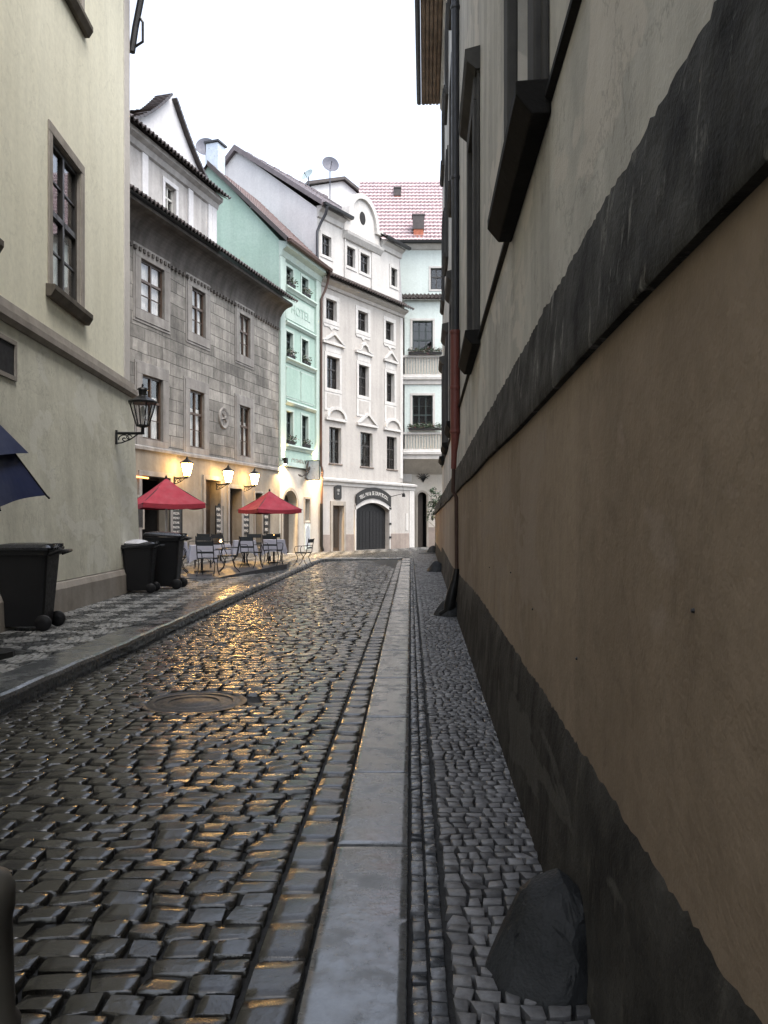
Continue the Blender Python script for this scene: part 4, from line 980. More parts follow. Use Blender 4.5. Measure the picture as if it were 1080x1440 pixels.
mb = MB(); zq = Za(423, YO); tiles(mb, (ox0 - .15, oy - .3, zq + .05), (1, 0, 0), (0, 1, .45), ox1 - ox0 + .1, 1.6, 'tile_dark', .24, .34, .045, .03, under='tile_dark'); mb.build('tiled_ledge', ori)
mb = MB()
for k in range(14):
    z = 3.6 + k * .62; mb.box(Xa(565), Xa(565) + (.62 if k % 2 else .45), -.04, -.001, z, z + .56, 'white')
mb.build('quoin', ann, bevel=.01)
# arched doorway
mb = MB(); a, b, c, e = adoor; xc, ar = (a + b) / 2, (b - a) / 2; zs0 = e - ar
pts = [(xc + ar * math.cos(t), zs0 + ar * math.sin(t)) for t in np.linspace(0, math.pi, 15)]
for (xa_, za), (xb_, zb_) in zip(pts, pts[1:]):
    mb.quad((xa_, -.0, za), (xa_, -.0, e), (xb_, -.0, e), (xb_, -.0, zb_), 'cream'); mb.quad((xa_, 0, za), (xb_, 0, zb_), (xb_, .6, zb_), (xa_, .6, za), 'cream')
    q = [(xc + (x - xc) * s_, zs0 + (z - zs0) * s_) for x, z, s_ in ((xa_, za, 1.01), (xa_, za, 1.4), (xb_, zb_, 1.4), (xb_, zb_, 1.01))]; mb.prism(q[::-1], -.07, -.001, 'sandstone')
mb.box(a - ar * .4, a - .002, -.07, -.001, 0, zs0, 'sandstone'); mb.box(b + .002, b + ar * .4, -.07, -.001, 0, zs0, 'sandstone'); mb.build('arch_surround', ann)
mb = MB(); mb.box(a, xc + .05, .42, .47, .07, e, 'wood_dark'); mb.build('door', ann)
mb = MB(); mb.box(b + ar * .42, 10, -.06, -.001, -.1, 1.35, 'plinth_pink'); mb.build('plinth', ann)
sr = Vector((0, 5.4, 6.0))
mb = MB(); tiles(mb, (-.1, -.45, 19.35), (1, 0, 0), sr, 10.2, sr.length, 'tile_red', .26, .44, .03, .035, lipmat='sheen_white', under='tile_dark')
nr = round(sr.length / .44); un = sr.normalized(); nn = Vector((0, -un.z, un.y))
for j in range(nr):  # one pale strip per tile row, painting in the sky sheen
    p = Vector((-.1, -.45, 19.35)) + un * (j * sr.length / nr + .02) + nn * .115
    mb.add([p, p + Vector((10.2, 0, 0)), p + Vector((10.2, 0, 0)) + un * .09 , p + un * .09], [(0, 1, 2, 3)], 'sheen_white')
mb.quad((-.1, 10.4, 19.35), (10.1, 10.4, 19.35), (10.1, 4.95, 25.35), (-.1, 4.95, 25.35), 'tile_red')
mb.add([(0, 0, 19.3), (0, 9, 19.3), (0, 4.95, 25.2)], [(0, 1, 2)], 'white_cool'); rf = mb.build('roof', ann)
mb = MB(); mb.profile([(-.001, 18.9), (-.1, 18.95), (-.35, 19.2), (-.36, 19.3), (-.001, 19.34)], 0, 10, 'white'); mb.profile([(-.45, 19.2), (-.6, 19.22), (-.62, 19.36), (-.46, 19.36)], -.1, 10, 'iron'); mb.build('cornice', ann)
for px, py0, py1, ww in ((588.5, 301, 334, .62), (559, 263, 279, .40)):
    Yc = 52.3 if py0 > 290 else 55.8; mb = MB(); x = Xa(px, Yc); z1, z0 = Za(py0, Yc), Za(py1, Yc) - .4; y_ = Yc - 52.5
    mb.box(x - ww / 2, x + ww / 2, y_, y_ + ww, z0, z1 - (z1 - z0) * .5, 'brick_orange'); mb.box(x - ww * .58, x + ww * .58, y_ - .04, y_ + ww + .04, z1 - (z1 - z0) * .5, z1 - .1, 'tile_dark'); mb.box(x - ww * .66, x + ww * .66, y_ - .08, y_ + ww + .08, z1 - .1, z1, 'tile_dark'); mb.build('chimney', rf)

# white gabled house whose dark roof shows over the baroque house
Bk = thing('rear_house', 'white house with low dark gable roof showing above the baroque roofs', 'house', (-3.5, 60.0, 0), .45)
mb = MB(); zc = 1.5 + (738 - 268) * 60 / F; zpk = 1.5 + (738 - 252) * 60 / F
mb.box(-1.9, 1.9, 0, 4, 0, zc - .02, 'gable_white'); mb.add([(-1.9, 0, zc - .02), (1.9, 0, zc - .02), (.6, 0, zpk - .02)], [(0, 1, 2)], 'gable_white'); mb.build('wall', Bk)
mb = MB()
for a, b in (((-2.3, zc - .05), (.6, zpk)), ((.6, zpk), (2.3, zc - .15))): mb.add([(a[0], -.3, a[1]), (b[0], -.3, b[1]), (b[0], -.3, b[1] + .22), (a[0], -.3, a[1] + .22), (a[0], 4.2, a[1]), (b[0], 4.2, b[1]), (b[0], 4.2, b[1] + .22), (a[0], 4.2, a[1] + .22)], [(0, 1, 2, 3), (7, 6, 5, 4), (0, 4, 5, 1), (3, 2, 6, 7), (0, 3, 7, 4), (1, 5, 6, 2)], 'tile_dark')
mb.build('roof', Bk)

# ------------------------------------------------------------------ lamps
def lantern(name, label, loc, rz, s, lit, arm, group=None, spread=.26):
    """tapered four-paned lantern on a scrolled wall bracket; local +y is out from the wall, loc is the wall point at arm height"""
    t = thing(name, label, 'lantern', loc, rz, group)
    mb = MB(); mb.tube([(0, 0, 0), (0, arm, 0)], .022 * s / .6 if s > .6 else .016, 'iron', 8); mb.box(-.03, .03, 0, .035, -.30 * s, .06, 'iron')
    sp = [(0, .06 + .11 * s * k / 24 * 3.2 * math.cos(k * .42) * .5 + .16 * s, -.15 * s + .11 * s * k / 24 * math.sin(k * .42) * 1.2) for k in range(24)]
    mb.tube(sp, .012, 'iron', 6)
    mb.tube([(0, .03, -.27 * s), (0, .15 * s, -.26 * s), (0, .38 * s, -.17 * s), (0, arm * .82, -.02)], .014, 'iron', 6)
    mb.tube([(0, arm * .5 + .07 * s * math.cos(k * .5), -.10 * s + .055 * s * math.sin(k * .5)) for k in range(12)], .010, 'iron', 6)
    mb.build('bracket', t)
    b0, b1, h = spread * .55 * s, spread * s * 1.15, .62 * s; n = 6 if not lit else 4
    z0 = .20 * s if not lit else .08 * s
    fr = MB(); fr.lathe([(.05 * s, -.02), (.045 * s, z0 - .04), (b0 + .01, z0 - .01), (b0 + .01, z0 + .015)], 'iron', 8, (0, arm, 0))
    for k in range(n):
        w = 2 * math.pi * (k + .5) / n; c, s_ = math.cos(w), math.sin(w)
        fr.tube([(c * b0, arm + s_ * b0, z0), (c * b1, arm + s_ * b1, z0 + h)], .013 * (s + .25), 'iron', 5)
    k_ = [(b1 + .035 * s, z0 + h - .015), (b1 + .045 * s, z0 + h + .03 * s), (b1 * .92, z0 + h + .07 * s), (.13 * s, z0 + h + .17 * s), (.105 * s, z0 + h + .20 * s), (.115 * s, z0 + h + .33 * s), (.15 * s, z0 + h + .345 * s), (.13 * s, z0 + h + .39 * s), (.03 * s, z0 + h + .42 * s), (.025 * s, z0 + h + .5 * s), (.001, z0 + h + .52 * s)]
    if lit: k_ = [(b1 + .03 * s, z0 + h - .01), (b1 + .04 * s, z0 + h + .02), (b1 * .55, z0 + h + .14 * s), (.06 * s, z0 + h + .22 * s), (.06 * s, z0 + h + .27 * s), (.015, z0 + h + .32 * s), (.001, z0 + h + .36 * s)]
    fr.lathe(k_, 'iron', n * 2 if not lit else 4, (0, arm, 0), math.pi / n if lit else 0)
    f = fr.build('lantern_frame', t)
    gl = MB(); gl.lathe([(b0 * .97, z0 + .01), (b1 * .97, z0 + h - .01)], 'lamp_lit' if lit else 'lamp_glass', n, (0, arm, 0), math.pi / n); gl.build('lantern_glass', f)
    if not lit:
        m = MB(); m.lathe([(.02, z0), (.02, z0 + .25 * s), (.035, z0 + .28 * s), (.05, z0 + .38 * s), (.03, z0 + .5 * s), (.001, z0 + .54 * s)], 'curtain', 10, (0, arm, 0)); m.build('burner', f)
    return t
Lc = Ly(16.45); wx = Yh.world(Lc, .12)
lantern('wall_lantern', 'large unlit black lantern on scrolled bracket at the yellow house corner', (wx[0], wx[1], 3.32), Yh.rz + math.pi, .74, False, .53, None, .30)
for px, py, lab in ((263, 672, 'lit wall lantern above the left red parasol'), (321, 681, 'lit wall lantern between the two red parasols'), (358, 684, 'lit wall lantern above the right red parasol')):
    L_ = S.L(px, .55); w_ = S.world(L_, .03); z_ = S.Z(px, py, .55)
    lantern('lit_lantern', lab, (w_[0], w_[1], z_), S.rz + math.pi, .74, True, .52, 'lit lanterns on the stone house')

def spot_box(name, px, py, label):
    L_ = G.L(px, .2); w_ = G.world(L_, .0); z_ = G.Z(px, py, .2)
    t = thing(name, label, 'spotlight', (w_[0], w_[1], z_), G.rz, 'up and down lights on the green house')
    mb = MB(); mb.box(-.10, .10, -.30, -.10, -.14, .14, 'iron'); mb.box(-.04, .04, -.101, -.04, -.05, .05, 'iron'); mb.build('lamp_housing', t, bevel=.01)
    for sg in (1, -1):
        mb = MB(); mb.lathe([(.07, 0), (.001, .004)], 'spot_lit', 14, (0, -.2, .1405 if sg > 0 else -.145), caps=False); mb.build('lens', t)
        li = bpy.data.lights.new('spot_beam', 'SPOT'); li.energy = 560 if sg < 0 else 130; li.color = (1., .66, .30); li.spot_size = R(135 if sg < 0 else 60); li.spot_blend = .5; li.shadow_soft_size = .06; li.specular_factor = .4
        lo_ = bpy.data.objects.new('spot_beam', li); C.objects.link(lo_); lo_.parent = t; lo_.location = (0, -.2, .17 * sg); lo_.rotation_euler = (R(12 if sg < 0 else 180 - 12), 0, 0)
    return t
spot_box('facade_spotlight', 401, 648, 'lit black box spotlight on the left strip of the green house')
spot_box('facade_spotlight', 446, 657, 'lit black box spotlight beside the rain pipe of the green house')
a, b, c = S.L(183, .1), S.L(190, .1), S.L(209, .1)
mb = MB(); z_ = S.Z(195, 671, .1); wa = [S.world(a, .08, z_ - .14), S.world(b, .08, z_ + .01), S.world(c, .08, z_)]; mb.tube(wa, .028, 'tube_lit', 8); tag(mb.build('light_tube'), 'glowing bent orange light tube above the left red parasol', 'light tube')

# ------------------------------------------------------------------ bins
def bin_(name, label, loc, rz, s=1., lid_angle=0., bag=False, open_=0):
    t = thing(name, label, 'wheeled bin', loc, rz, 'black wheeled bins'); t.scale = (s, s, s)
    mb = MB(); n = 2
    def rr(hx, hy, z, r=.05): return [(sx * (hx - r) + r * math.cos(w), sy * (hy - r) + r * math.sin(w), z) for sx, sy, w0 in ((1, 1, 0), (-1, 1, 90), (-1, -1, 180), (1, -1, 270)) for w in (R(w0), R(w0 + 45), R(w0 + 90))]
    secs = [rr(.235, .20, .05), rr(.245, .205, .09), rr(.31, .262, .92), rr(.335, .285, .925), rr(.34, .29, .985)]
    vs = [v for s_ in secs for v in s_]; k = 12
    fs = [(i * k + j, i * k + (j + 1) % k, (i + 1) * k + (j + 1) % k, (i + 1) * k + j) for i in range(len(secs) - 1) for j in range(k)] + [tuple(range(k - 1, -1, -1)), tuple(range((len(secs) - 1) * k, len(secs) * k))]
    mb.add(vs, fs, 'bin')
    for y in (-.12, 0, .12): mb.box(-.262, -.235, y - .018, y + .018, .12, .5, 'bin')
    mb.build('body', t)
    ld = MB(); sec = [rr(.355, .302, 0), rr(.36, .305, .03), rr(.33, .28, .06), rr(.18, .15, .085)]
    vs = [v for s_ in sec for v in s_]; fs = [(i * k + j, i * k + (j + 1) % k, (i + 1) * k + (j + 1) % k, (i + 1) * k + j) for i in range(3) for j in range(k)] + [tuple(range(k - 1, -1, -1)), tuple(range(3 * k, 4 * k))]
    ld.add([(x - .34, y, z) for x, y, z in vs], fs, 'bin_lid')
    for y in (-.16, .16): ld.box(-.10, .03, y - .025, y + .025, .035, .075, 'bin_lid')
    l = ld.build('lid', t, smooth=True); l.location = (.34, 0, .988); l.rotation_euler = (0, R(lid_angle), 0)
    hb = MB(); hb.tube([(.33, -.24, .93), (.44, -.24, .97), (.46, -.2, .975), (.46, .2, .975), (.44, .24, .97), (.33, .24, .93)], .02, 'bin', 8); hb.build('handle', t, smooth=True)
    for sy in (-1, 1):
        w = MB(); w.lathe([(.02, -.025), (.085, -.025), (.10, -.012), (.10, .012), (.085, .025), (.02, .025)], 'bin', 20); o = w.build('wheel', t, smooth=True); o.location = (.27, sy * .255, .10); o.rotation_euler = (R(90), 0, 0)
    if bag:
        b_ = MB(); random.seed(3)
        b_.lathe([(.22, .97), (.26, 1.02), (.2, 1.07), (.07, 1.1), (.001, 1.1)], 'bag', 14, (-.06, .0, .0)); b_.build('rubbish_bag', t, smooth=True)
    return t
bin_('wheeled_bin', 'nearest black wheeled bin, alone against the yellow house wall', (-4.70, 10.95, .125), .05, 1.06)
bin_('wheeled_bin', 'black wheeled bin with its lid ajar over a white bag', (-4.98, 16.9, .125), .08, .98, -7, True)
bin_('wheeled_bin', 'tallest black wheeled bin of the corner pair, nearest the cafe tables', (-4.72, 17.9, .125), .02, 1.12, 3)

# ------------------------------------------------------------------ parasols
def parasol(label, loc, rz, half, zpk, zc, pole_top=None):
    t = thing('parasol', label, 'parasol', loc, rz, 'red cafe parasols')
    mb = MB(); cs = [(half, 0), (0, half), (-half, 0), (0, -half)]; apex = (0, 0, zpk); N = 8
    for i in range(4):
        a, b = cs[i], cs[(i + 1) % 4]
        grid = []
        for u in range(N + 1):
            tt = u / N; rowv = []
            for v in range(N + 1):
                s_ = v / N; x, y = a[0] + (b[0] - a[0]) * s_, a[1] + (b[1] - a[1]) * s_
                sag = -.10 * math.sin(math.pi * s_) * tt ** 1.5 * .4 + .05 * math.sin(math.pi * tt) * (-.8)
                edge = .06 * math.sin(math.pi * s_) * tt ** 3
                rowv.append((x * tt * (1 - edge * .6), y * tt * (1 - edge * .6), zpk + (zc - zpk) * tt + sag))
            grid.append(rowv)
        vs = [p for r_ in grid for p in r_]; fs = [(u * (N + 1) + v, u * (N + 1) + v + 1, (u + 1) * (N + 1) + v + 1, (u + 1) * (N + 1) + v) for u in range(N) for v in range(N)]
        mb.add(vs, fs, 'red')
    cp = mb.build('canopy', t, smooth=False)
    vl = MB()
    for i in range(4):
        a, b = cs[i], cs[(i + 1) % 4]; pts = []
        for v in range(N + 1):
            s_ = v / N; e = .06 * math.sin(math.pi * s_); f = 1 - e * .6; x, y = (a[0] + (b[0] - a[0]) * s_) * f, (a[1] + (b[1] - a[1]) * s_) * f; z = zc - .04 * math.sin(math.pi * s_)
            pts.append((x, y, z))
        vl.add(pts + [(x * 1.005, y * 1.005, z - .13) for x, y, z in pts], [(k, k + 1, N + 2 + k, N + 1 + k) for k in range(N)], 'red')
    vl.build('valance', cp)
    rb_ = MB()
    for c_ in cs: rb_.tube([(0, 0, zpk - .06), (c_[0], c_[1], zc - .02), (c_[0] * 1.03, c_[1] * 1.03, zc - .03)], .012, 'iron', 5)
    rb_.lathe([(.03, zpk - .02), (.035, zpk + .04), (.012, zpk + .07), (.001, zpk + .09)], 'iron', 8); rb_.build('rib', t)
    pm = MB(); pm.tube([(0, 0, .04), (0, 0, zpk - .02)], .026, 'pole', 10); pm.build('pole', t, smooth=True)
    bs = MB(); bs.lathe([(.26, 0), (.26, .05), (.22, .08), (.05, .09), (.045, .3), (.001, .3)], 'iron', 16); bs.build('base', t)
    return t
parasol('red square parasol nearest the black bins, left of the cafe terrace', (-6.15, 23.4, .12), R(75), 1.22, 2.70, 1.98)
parasol('red square parasol with pole at the right end of the cafe terrace', (-3.95, 28.6, .12), R(78), 1.15, 2.55, 1.92)
# blue parasol, half folded, its pole just outside the view
t = thing('blue_parasol', 'half-folded dark blue parasol with a vent flap beside the yellow house', 'parasol', (-4.15, 8.64, .12))
tip = Vector((.48, .36, 1.70)); ap = Vector((0, 0, 2.52)); cn = [tip, Vector((-.30, .5, 1.72)), Vector((-.46, -.36, 1.66)), Vector((.36, -.48, 1.555))]
mb = MB(); N = 8
def fold(corners, apex, t0, t1, mat, mbx, lift=0., sag=.02):
    for i in range(4):
        a, b = corners[i], corners[(i + 1) % 4]; vs = []
        for u in range(N + 1):
            tt = t0 + (t1 - t0) * u / N
            for v in range(N + 1):
                s_ = v / N; p = apex.lerp(a.lerp(b, s_), tt); pull = 1 - .16 * math.sin(math.pi * s_) * tt
                p = Vector((p.x * pull, p.y * pull, p.z + lift + sag * math.sin(math.pi * s_) * tt * .5)); vs.append(p)
        mbx.add(vs, [(u * (N + 1) + v, u * (N + 1) + v + 1, (u + 1) * (N + 1) + v + 1, (u + 1) * (N + 1) + v) for u in range(N) for v in range(N)], mat)
fold(cn, ap, .0, 1., 'blue', mb); cpy = mb.build('canopy', t)
mb = MB(); fold([Vector((c_.x * 1.35, c_.y * 1.35, c_.z + .06)) for c_ in cn], ap + Vector((0, 0, .05)), .05, .52, 'blue', mb); mb.build('vent_flap', cpy)
mb = MB(); mb.tube([(0, 0, .04), (0, 0, 2.8)], .03, 'pole', 10); mb.build('pole', t)
mb = MB()
for c_ in cn: mb.tube([ap, c_, c_ * 1.0 + Vector((c_.x * .06, c_.y * .06, -.035))], .011, 'iron', 6)
mb.build('rib', t); mb = MB(); mb.lathe([(.28, 0), (.28, .06), (.05, .09), (.05, .3), (.001, .3)], 'iron', 16); mb.build('base', t)

# ------------------------------------------------------------------ cafe furniture
dk = MB(); c4 = [(-4.35, 20.9), (-2.98, 25.4), (-3.10, 27.3), (-5.6, 27.6), (-6.2, 21.4)]
def deck_poly(z): return [(x, y, z) for x, y in c4]
n = len(c4); zt_ = [.135, .30, .30, .30, .16]
dk.add([(x, y, .10) for x, y in c4] + [(x, y, z) for (x, y), z in zip(c4, zt_)], [(0, 1, 6, 5), (1, 2, 7, 6), (2, 3, 8, 7), (3, 4, 9, 8), (4, 0, 5, 9), (5, 6, 9), (6, 7, 8), (6, 8, 9)], 'deck')
tag(dk.build('terrace_deck'), 'low grey ramped deck under the cafe tables at the kerb', 'deck')
def deck_z(x, y):
    if not (-6.2 < x < -2.95 and 20.9 < y < 27.5): return .122
    return float(np.interp(y, [20.9, 25.4], [.14, .30])) + .004
def chair(label, loc, rz):
    t = thing('cafe_chair', label, 'chair', loc, rz, 'dark metal cafe chairs')
    s = MB()
    for k in range(6): s.box(-.21, .21, -.20 + k * .068, -.145 + k * .068, .445, .462, 'slat')
    s.box(-.22, -.205, -.21, .21, .425, .444, 'chair'); s.box(.205, .22, -.21, .21, .425, .444, 'chair'); s.build('seat', t)
    b = MB(); b.box(-.22, .22, .275, .292, .78, .90, 'slat')
    b.tube([(-.22, .21, .44), (-.22, .24, .62), (-.22, .30, .92)], .013, 'chair', 6); b.tube([(.22, .21, .44), (.22, .24, .62), (.22, .30, .92)], .013, 'chair', 6); b.box(-.22, .22, .243, .256, .58, .63, 'slat')
    b.build('backrest', t)
    for sx in (-1, 1):
        for p in ([(.2, -.2, .44), (.215, -.10, .3), (.22, -.16, .12), (.225, -.27, 0)], [(.2, .2, .44), (.215, .10, .3), (.22, .16, .12), (.225, .28, 0)]):
            l = MB(); l.tube([(sx * x, y, z) for x, y, z in p], .013, 'chair', 6); l.build('leg', t)
        a = MB(); a.tube([(sx * .22, .255, .67), (sx * .25, .0, .67), (sx * .25, -.17, .655), (sx * .24, -.21, .58), (sx * .22, -.19, .44)], .012, 'chair', 6); a.build('armrest', t)
    return t
chairs = [(-4.62, 21.75, 3.05, 'dark cafe chair turned away from the street, nearest the kerb at the first white table'),
          (-5.55, 22.3, 1.75, 'dark cafe chair beside the black bins, at the left side of the first white table'),
          (-4.25, 22.75, -1.35, 'dark cafe chair at the right side of the first white table, facing it'),
          (-5.25, 24.0, .15, 'dark cafe chair behind the first white table, facing the street'),
          (-3.85, 24.05, 2.75, 'dark cafe chair on the deck in front of the middle white table'),
          (-4.95, 25.55, .9, 'dark cafe chair on the deck left of the middle white table'),
          (-4.15, 26.4, .1, 'dark cafe chair behind the middle white table'),
          (-3.35, 25.0, 2.9, 'dark cafe chair on the deck in front of the table with the candle glass'),
          (-3.55, 26.95, .3, 'dark cafe chair with its back to the arched door, behind the candle table'),
          (-2.72, 27.9, -1.9, 'single dark cafe chair off the deck at the right end of the terrace'),
          (-6.5, 24.9, .4, 'dark cafe chair in the back row under the left parasol'),
          (-5.95, 26.6, -.3, 'dark cafe chair in the back row near the doors of the stone house')]
ch0 = None
for x, y, rz, lab in chairs:
    z = deck_z(x, y)
    if ch0 is None: ch0 = chair(lab, (x, y, z), rz)
    else: dup(ch0, (x, y, z), rz, lab)
def table(label, loc, rz, cl_label, drop=.36, s=.92):
    t = thing('cafe_table', label, 'table', loc, rz, 'cafe tables')
    m = MB(); m.box(-.33 * s, .33 * s, -.33 * s, .33 * s, .705, .73, 'chair'); m.build('tabletop', t); m = MB(); m.tube([(0, 0, .03), (0, 0, .71)], .03, 'chair', 8); m.lathe([(.22, 0), (.2, .025), (.04, .05)], 'chair', 12); m.build('pedestal', t)
    c = MB(); hs = .335 * s; n = 40; ringp = []
    for k in range(n):
        q = 4 * k / n; i = int(q); f = q - i; cs_ = [(-1, -1), (1, -1), (1, 1), (-1, 1)]; a, b = cs_[i], cs_[(i + 1) % 4]; ringp.append((a[0] + (b[0] - a[0]) * f, a[1] + (b[1] - a[1]) * f, f))
    rows = []
    for z, o in ((.7335, 0), (.725, .012), (.60, .03), (.45, .055), (.30, .075)):
        rw = []
        for k, (x, y, f) in enumerate(ringp):
            crn = abs(f - .5) * 2; fld = .028 * math.sin(k * 1.57) * (0 if o == 0 else (1 - (z - .3) / .45)); ext = o + fld
            dz_ = (z - .73) * drop / .43 * (1 + .42 * crn ** 3); rw.append((x * (hs + ext), y * (hs + ext), .7335 + (dz_ if o else 0)))
        rows.append(rw)
    vs = [p for r_ in rows for p in r_]; fs = [(i * n + j, i * n + (j + 1) % n, (i + 1) * n + (j + 1) % n, (i + 1) * n + j) for i in range(len(rows) - 1) for j in range(n)] + [tuple(range(n))]
    c.add(vs, fs, 'cloth'); o = c.build('tablecloth', smooth=True, loc=loc); o.rotation_euler = (0, 0, rz)
    tag(o, cl_label, 'tablecloth', 'white tablecloths'); return t
for x, y, rz, nm in [(-5.0, 22.75, .3, 'first table, nearest the black bins'), (-6.15, 24.3, .1, 'table at the back under the left parasol'), (-4.25, 25.2, .25, 'middle table on the deck'), (-3.45, 25.95, .2, 'right table on the deck with the candle glass'), (-5.5, 27.9, .2, 'back table by the dark doors with the storm lantern')]:
    table('square cafe table, the ' + nm.replace(', nearest', ' nearest'), (x, y, deck_z(x, y)), rz, 'white cloth on the ' + nm.replace(', nearest', ' nearest'))
def candle(label, loc, big):
    t = thing('candle_lantern' if big else 'candle_glass', label, 'candle', loc)
    k = 1.5 if big else 1.
    m = MB(); m.lathe([(.05 * k, 0), (.05 * k, .012)], 'iron', 12); m.build('foot', t)
    if big:
        m = MB()
        for sx in (-1, 1):
            for sy in (-1, 1): m.box(sx * .065 - .006, sx * .065 + .006, sy * .065 - .006, sy * .065 + .006, .012, .26, 'iron')
        m.lathe([(.11, .26), (.05, .33), (.05, .36), (.001, .37)], 'iron', 4, rot=math.pi / 4); m.build('frame', t)
    else:
        m = MB(); m.lathe([(.036, .012), (.042, .10)], 'lamp_glass', 14, caps=False); m.build('glass', t)
    m = MB(); m.lathe([(.028 * k, .013), (.028 * k, .05)], 'petal_white', 12); m.build('candle', t)
    m = MB(); m.lathe([(.004, .052), (.026 * k, .075), (.018 * k, .11), (.001, .15)], 'candle', 10); m.build('flame', t)
candle('small glass with a lit candle on the right deck table', (-3.45, 25.95, deck_z(-3.45, 25.95) + .737), False)
candle('dark storm lantern with a lit candle on the back table', (-5.5, 27.9, deck_z(-5.5, 27.9) + .737), True)

# ------------------------------------------------------------------ signs
def menu_board(px, y0, y1, wd, lines, label, x0off=0.):
    L_ = S.L(px); zt_, zb_ = S.Z(px, y0), S.Z(px, y1); w_ = S.world(L_, .035)
    t = thing('menu_board', label, 'menu board', (w_[0], w_[1], zb_), S.rz, 'black menu boards on the stone house'); h = zt_ - zb_
    m = MB(); m.box(-wd / 2, wd / 2, -.03, -.001, 0, h, 'board'); ring(m, -wd / 2, wd / 2, 0, h, .025, -.045, -.001, 'iron'); m.prism([(-.12, h + .026), (.12, h + .026), (.05, h + .11), (-.05, h + .11)], -.03, -.002, 'iron'); m.build('panel', t)
    m = MB(); n = len(lines)
    for k, s_ in enumerate(lines): letters(m, s_, h / n * .72, 0, -.036, h - (k + .78) * h / n, 'chalk', min(1.3, wd * .86 / (h / n * .72 * .62 * len(s_))))
    m.build('lettering', t)
menu_board(245.5, 712, 751, .80, ['CAFE', 'PIZZA', 'MENU', 'STEAK', 'PASTA', 'SALAT'], 'long black menu board under the left parasol, nearest the bins')
menu_board(306.5, 712, 751, .58, ['MENU', 'GULAS', 'STEAK', 'PASTA', 'PIVO'], 'black menu board right of the brown door behind the left parasol')
menu_board(344, 719, 750, .55, ['PIZZA', 'MENU', 'PASTA', 'PIVO'], 'black menu board partly under the right red parasol, beside the dark doorway')
menu_board(372.5, 722, 749, .42, ['MENU', 'CAFE', 'PIVO'], 'smallest black menu board, close to the arched door of the green house')
L_ = S.L(190); w_ = S.world(L_, .035); t = thing('cafe_sign', 'pale cafe sign with two lines beside the corner of the yellow house', 'sign', (w_[0], w_[1], 1.35), S.rz)
m = MB(); m.box(-.5, .45, -.04, -.001, 0, 1.15, 'sandstone'); m.box(-.36, .33, -.05, -.041, .06, .68, 'board'); m.build('panel', t); m = MB(); letters(m, 'MENU', .25, 0, -.045, .90, 'board', 1.1); letters(m, 'ROOMS', .17, 0, -.045, .73, 'board', 1.1); m.build('lettering', t)
# arched sign over the garage gate
L_ = (gt[0] + gt[1]) / 2; w_ = W.world(L_, .11); zs_ = gt[3]; t = thing('arched_sign', 'black arched sign with white letters above the garage gate', 'sign', (w_[0], w_[1], zs_), W.rz)
w2 = (gt[1] - gt[0]) / 2 * 1.04; r_ = .46; hh = .66
tp = [(w2 * k, hh + .22 - r_ * k * k) for k in np.linspace(1, -1, 17)]; bt = [(w2 * k, .26 - r_ * k * k) for k in np.linspace(-1, 1, 17)]
m = MB(); m.prism(bt + tp, -.05, -.001, 'board'); m.build('panel', t)
m = MB(); s_ = 'TELL MU & SE DRUM TO DLL'; n = len(s_)
for i, ch in enumerate(s_):
    if ch == ' ': continue
    k = (i - (n - 1) / 2) / (n / 2) * .80; vs, fs = text_geo(ch, .30); x, z = w2 * k, .44 - r_ * k * k; an = math.atan(-2 * r_ * k / w2); c_, q_ = math.cos(an), math.sin(an)
    m.add([(x + v.x * c_ - v.y * q_, -.055 - v.z, z + v.x * q_ + v.y * c_) for v in vs], fs, 'chalk')
m.build('lettering', t)
L_ = W.L(473.5); w_ = W.world(L_, .035); t = thing('house_number_plaque', 'small dark plaque with white number above the narrow brown door', 'sign', (w_[0], w_[1], W.Z(473, 702)), W.rz)
m = MB(); m.prism([(-.28, 0), (.28, 0), (.33, .08), (.33, .72), (.24, .80), (-.12, .80), (-.18, .70), (-.33, .66), (-.33, .08)], -.06, -.001, 'board'); m.build('panel', t, bevel=.01); m = MB(); letters(m, '182', .19, 0, -.065, .42, 'chalk', 1); letters(m, '15', .14, 0, -.065, .25, 'chalk', 1); m.build('lettering', t)
w_ = W.world(W.L(548, .05), .04); t = thing('sign_lamp', 'small black spotlight on a bent arm right of the arched sign', 'lamp', (w_[0], w_[1], W.Z(548, 699)), W.rz)
m = MB(); m.tube([(0, 0, 0), (.35, -.3, .12), (.75, -.5, .22)], .022, 'iron', 6); m.tube([(.75, -.5, .22), (.95, -.35, .6), (1.25, -.02, .95)], .010, 'iron', 5); m.build('arm', t); m = MB(); m.lathe([(.10, -.14), (.09, .02), (.05, .09), (.001, .1)], 'iron', 12, (.78, -.5, .16)); m.build('lamp_head', t)
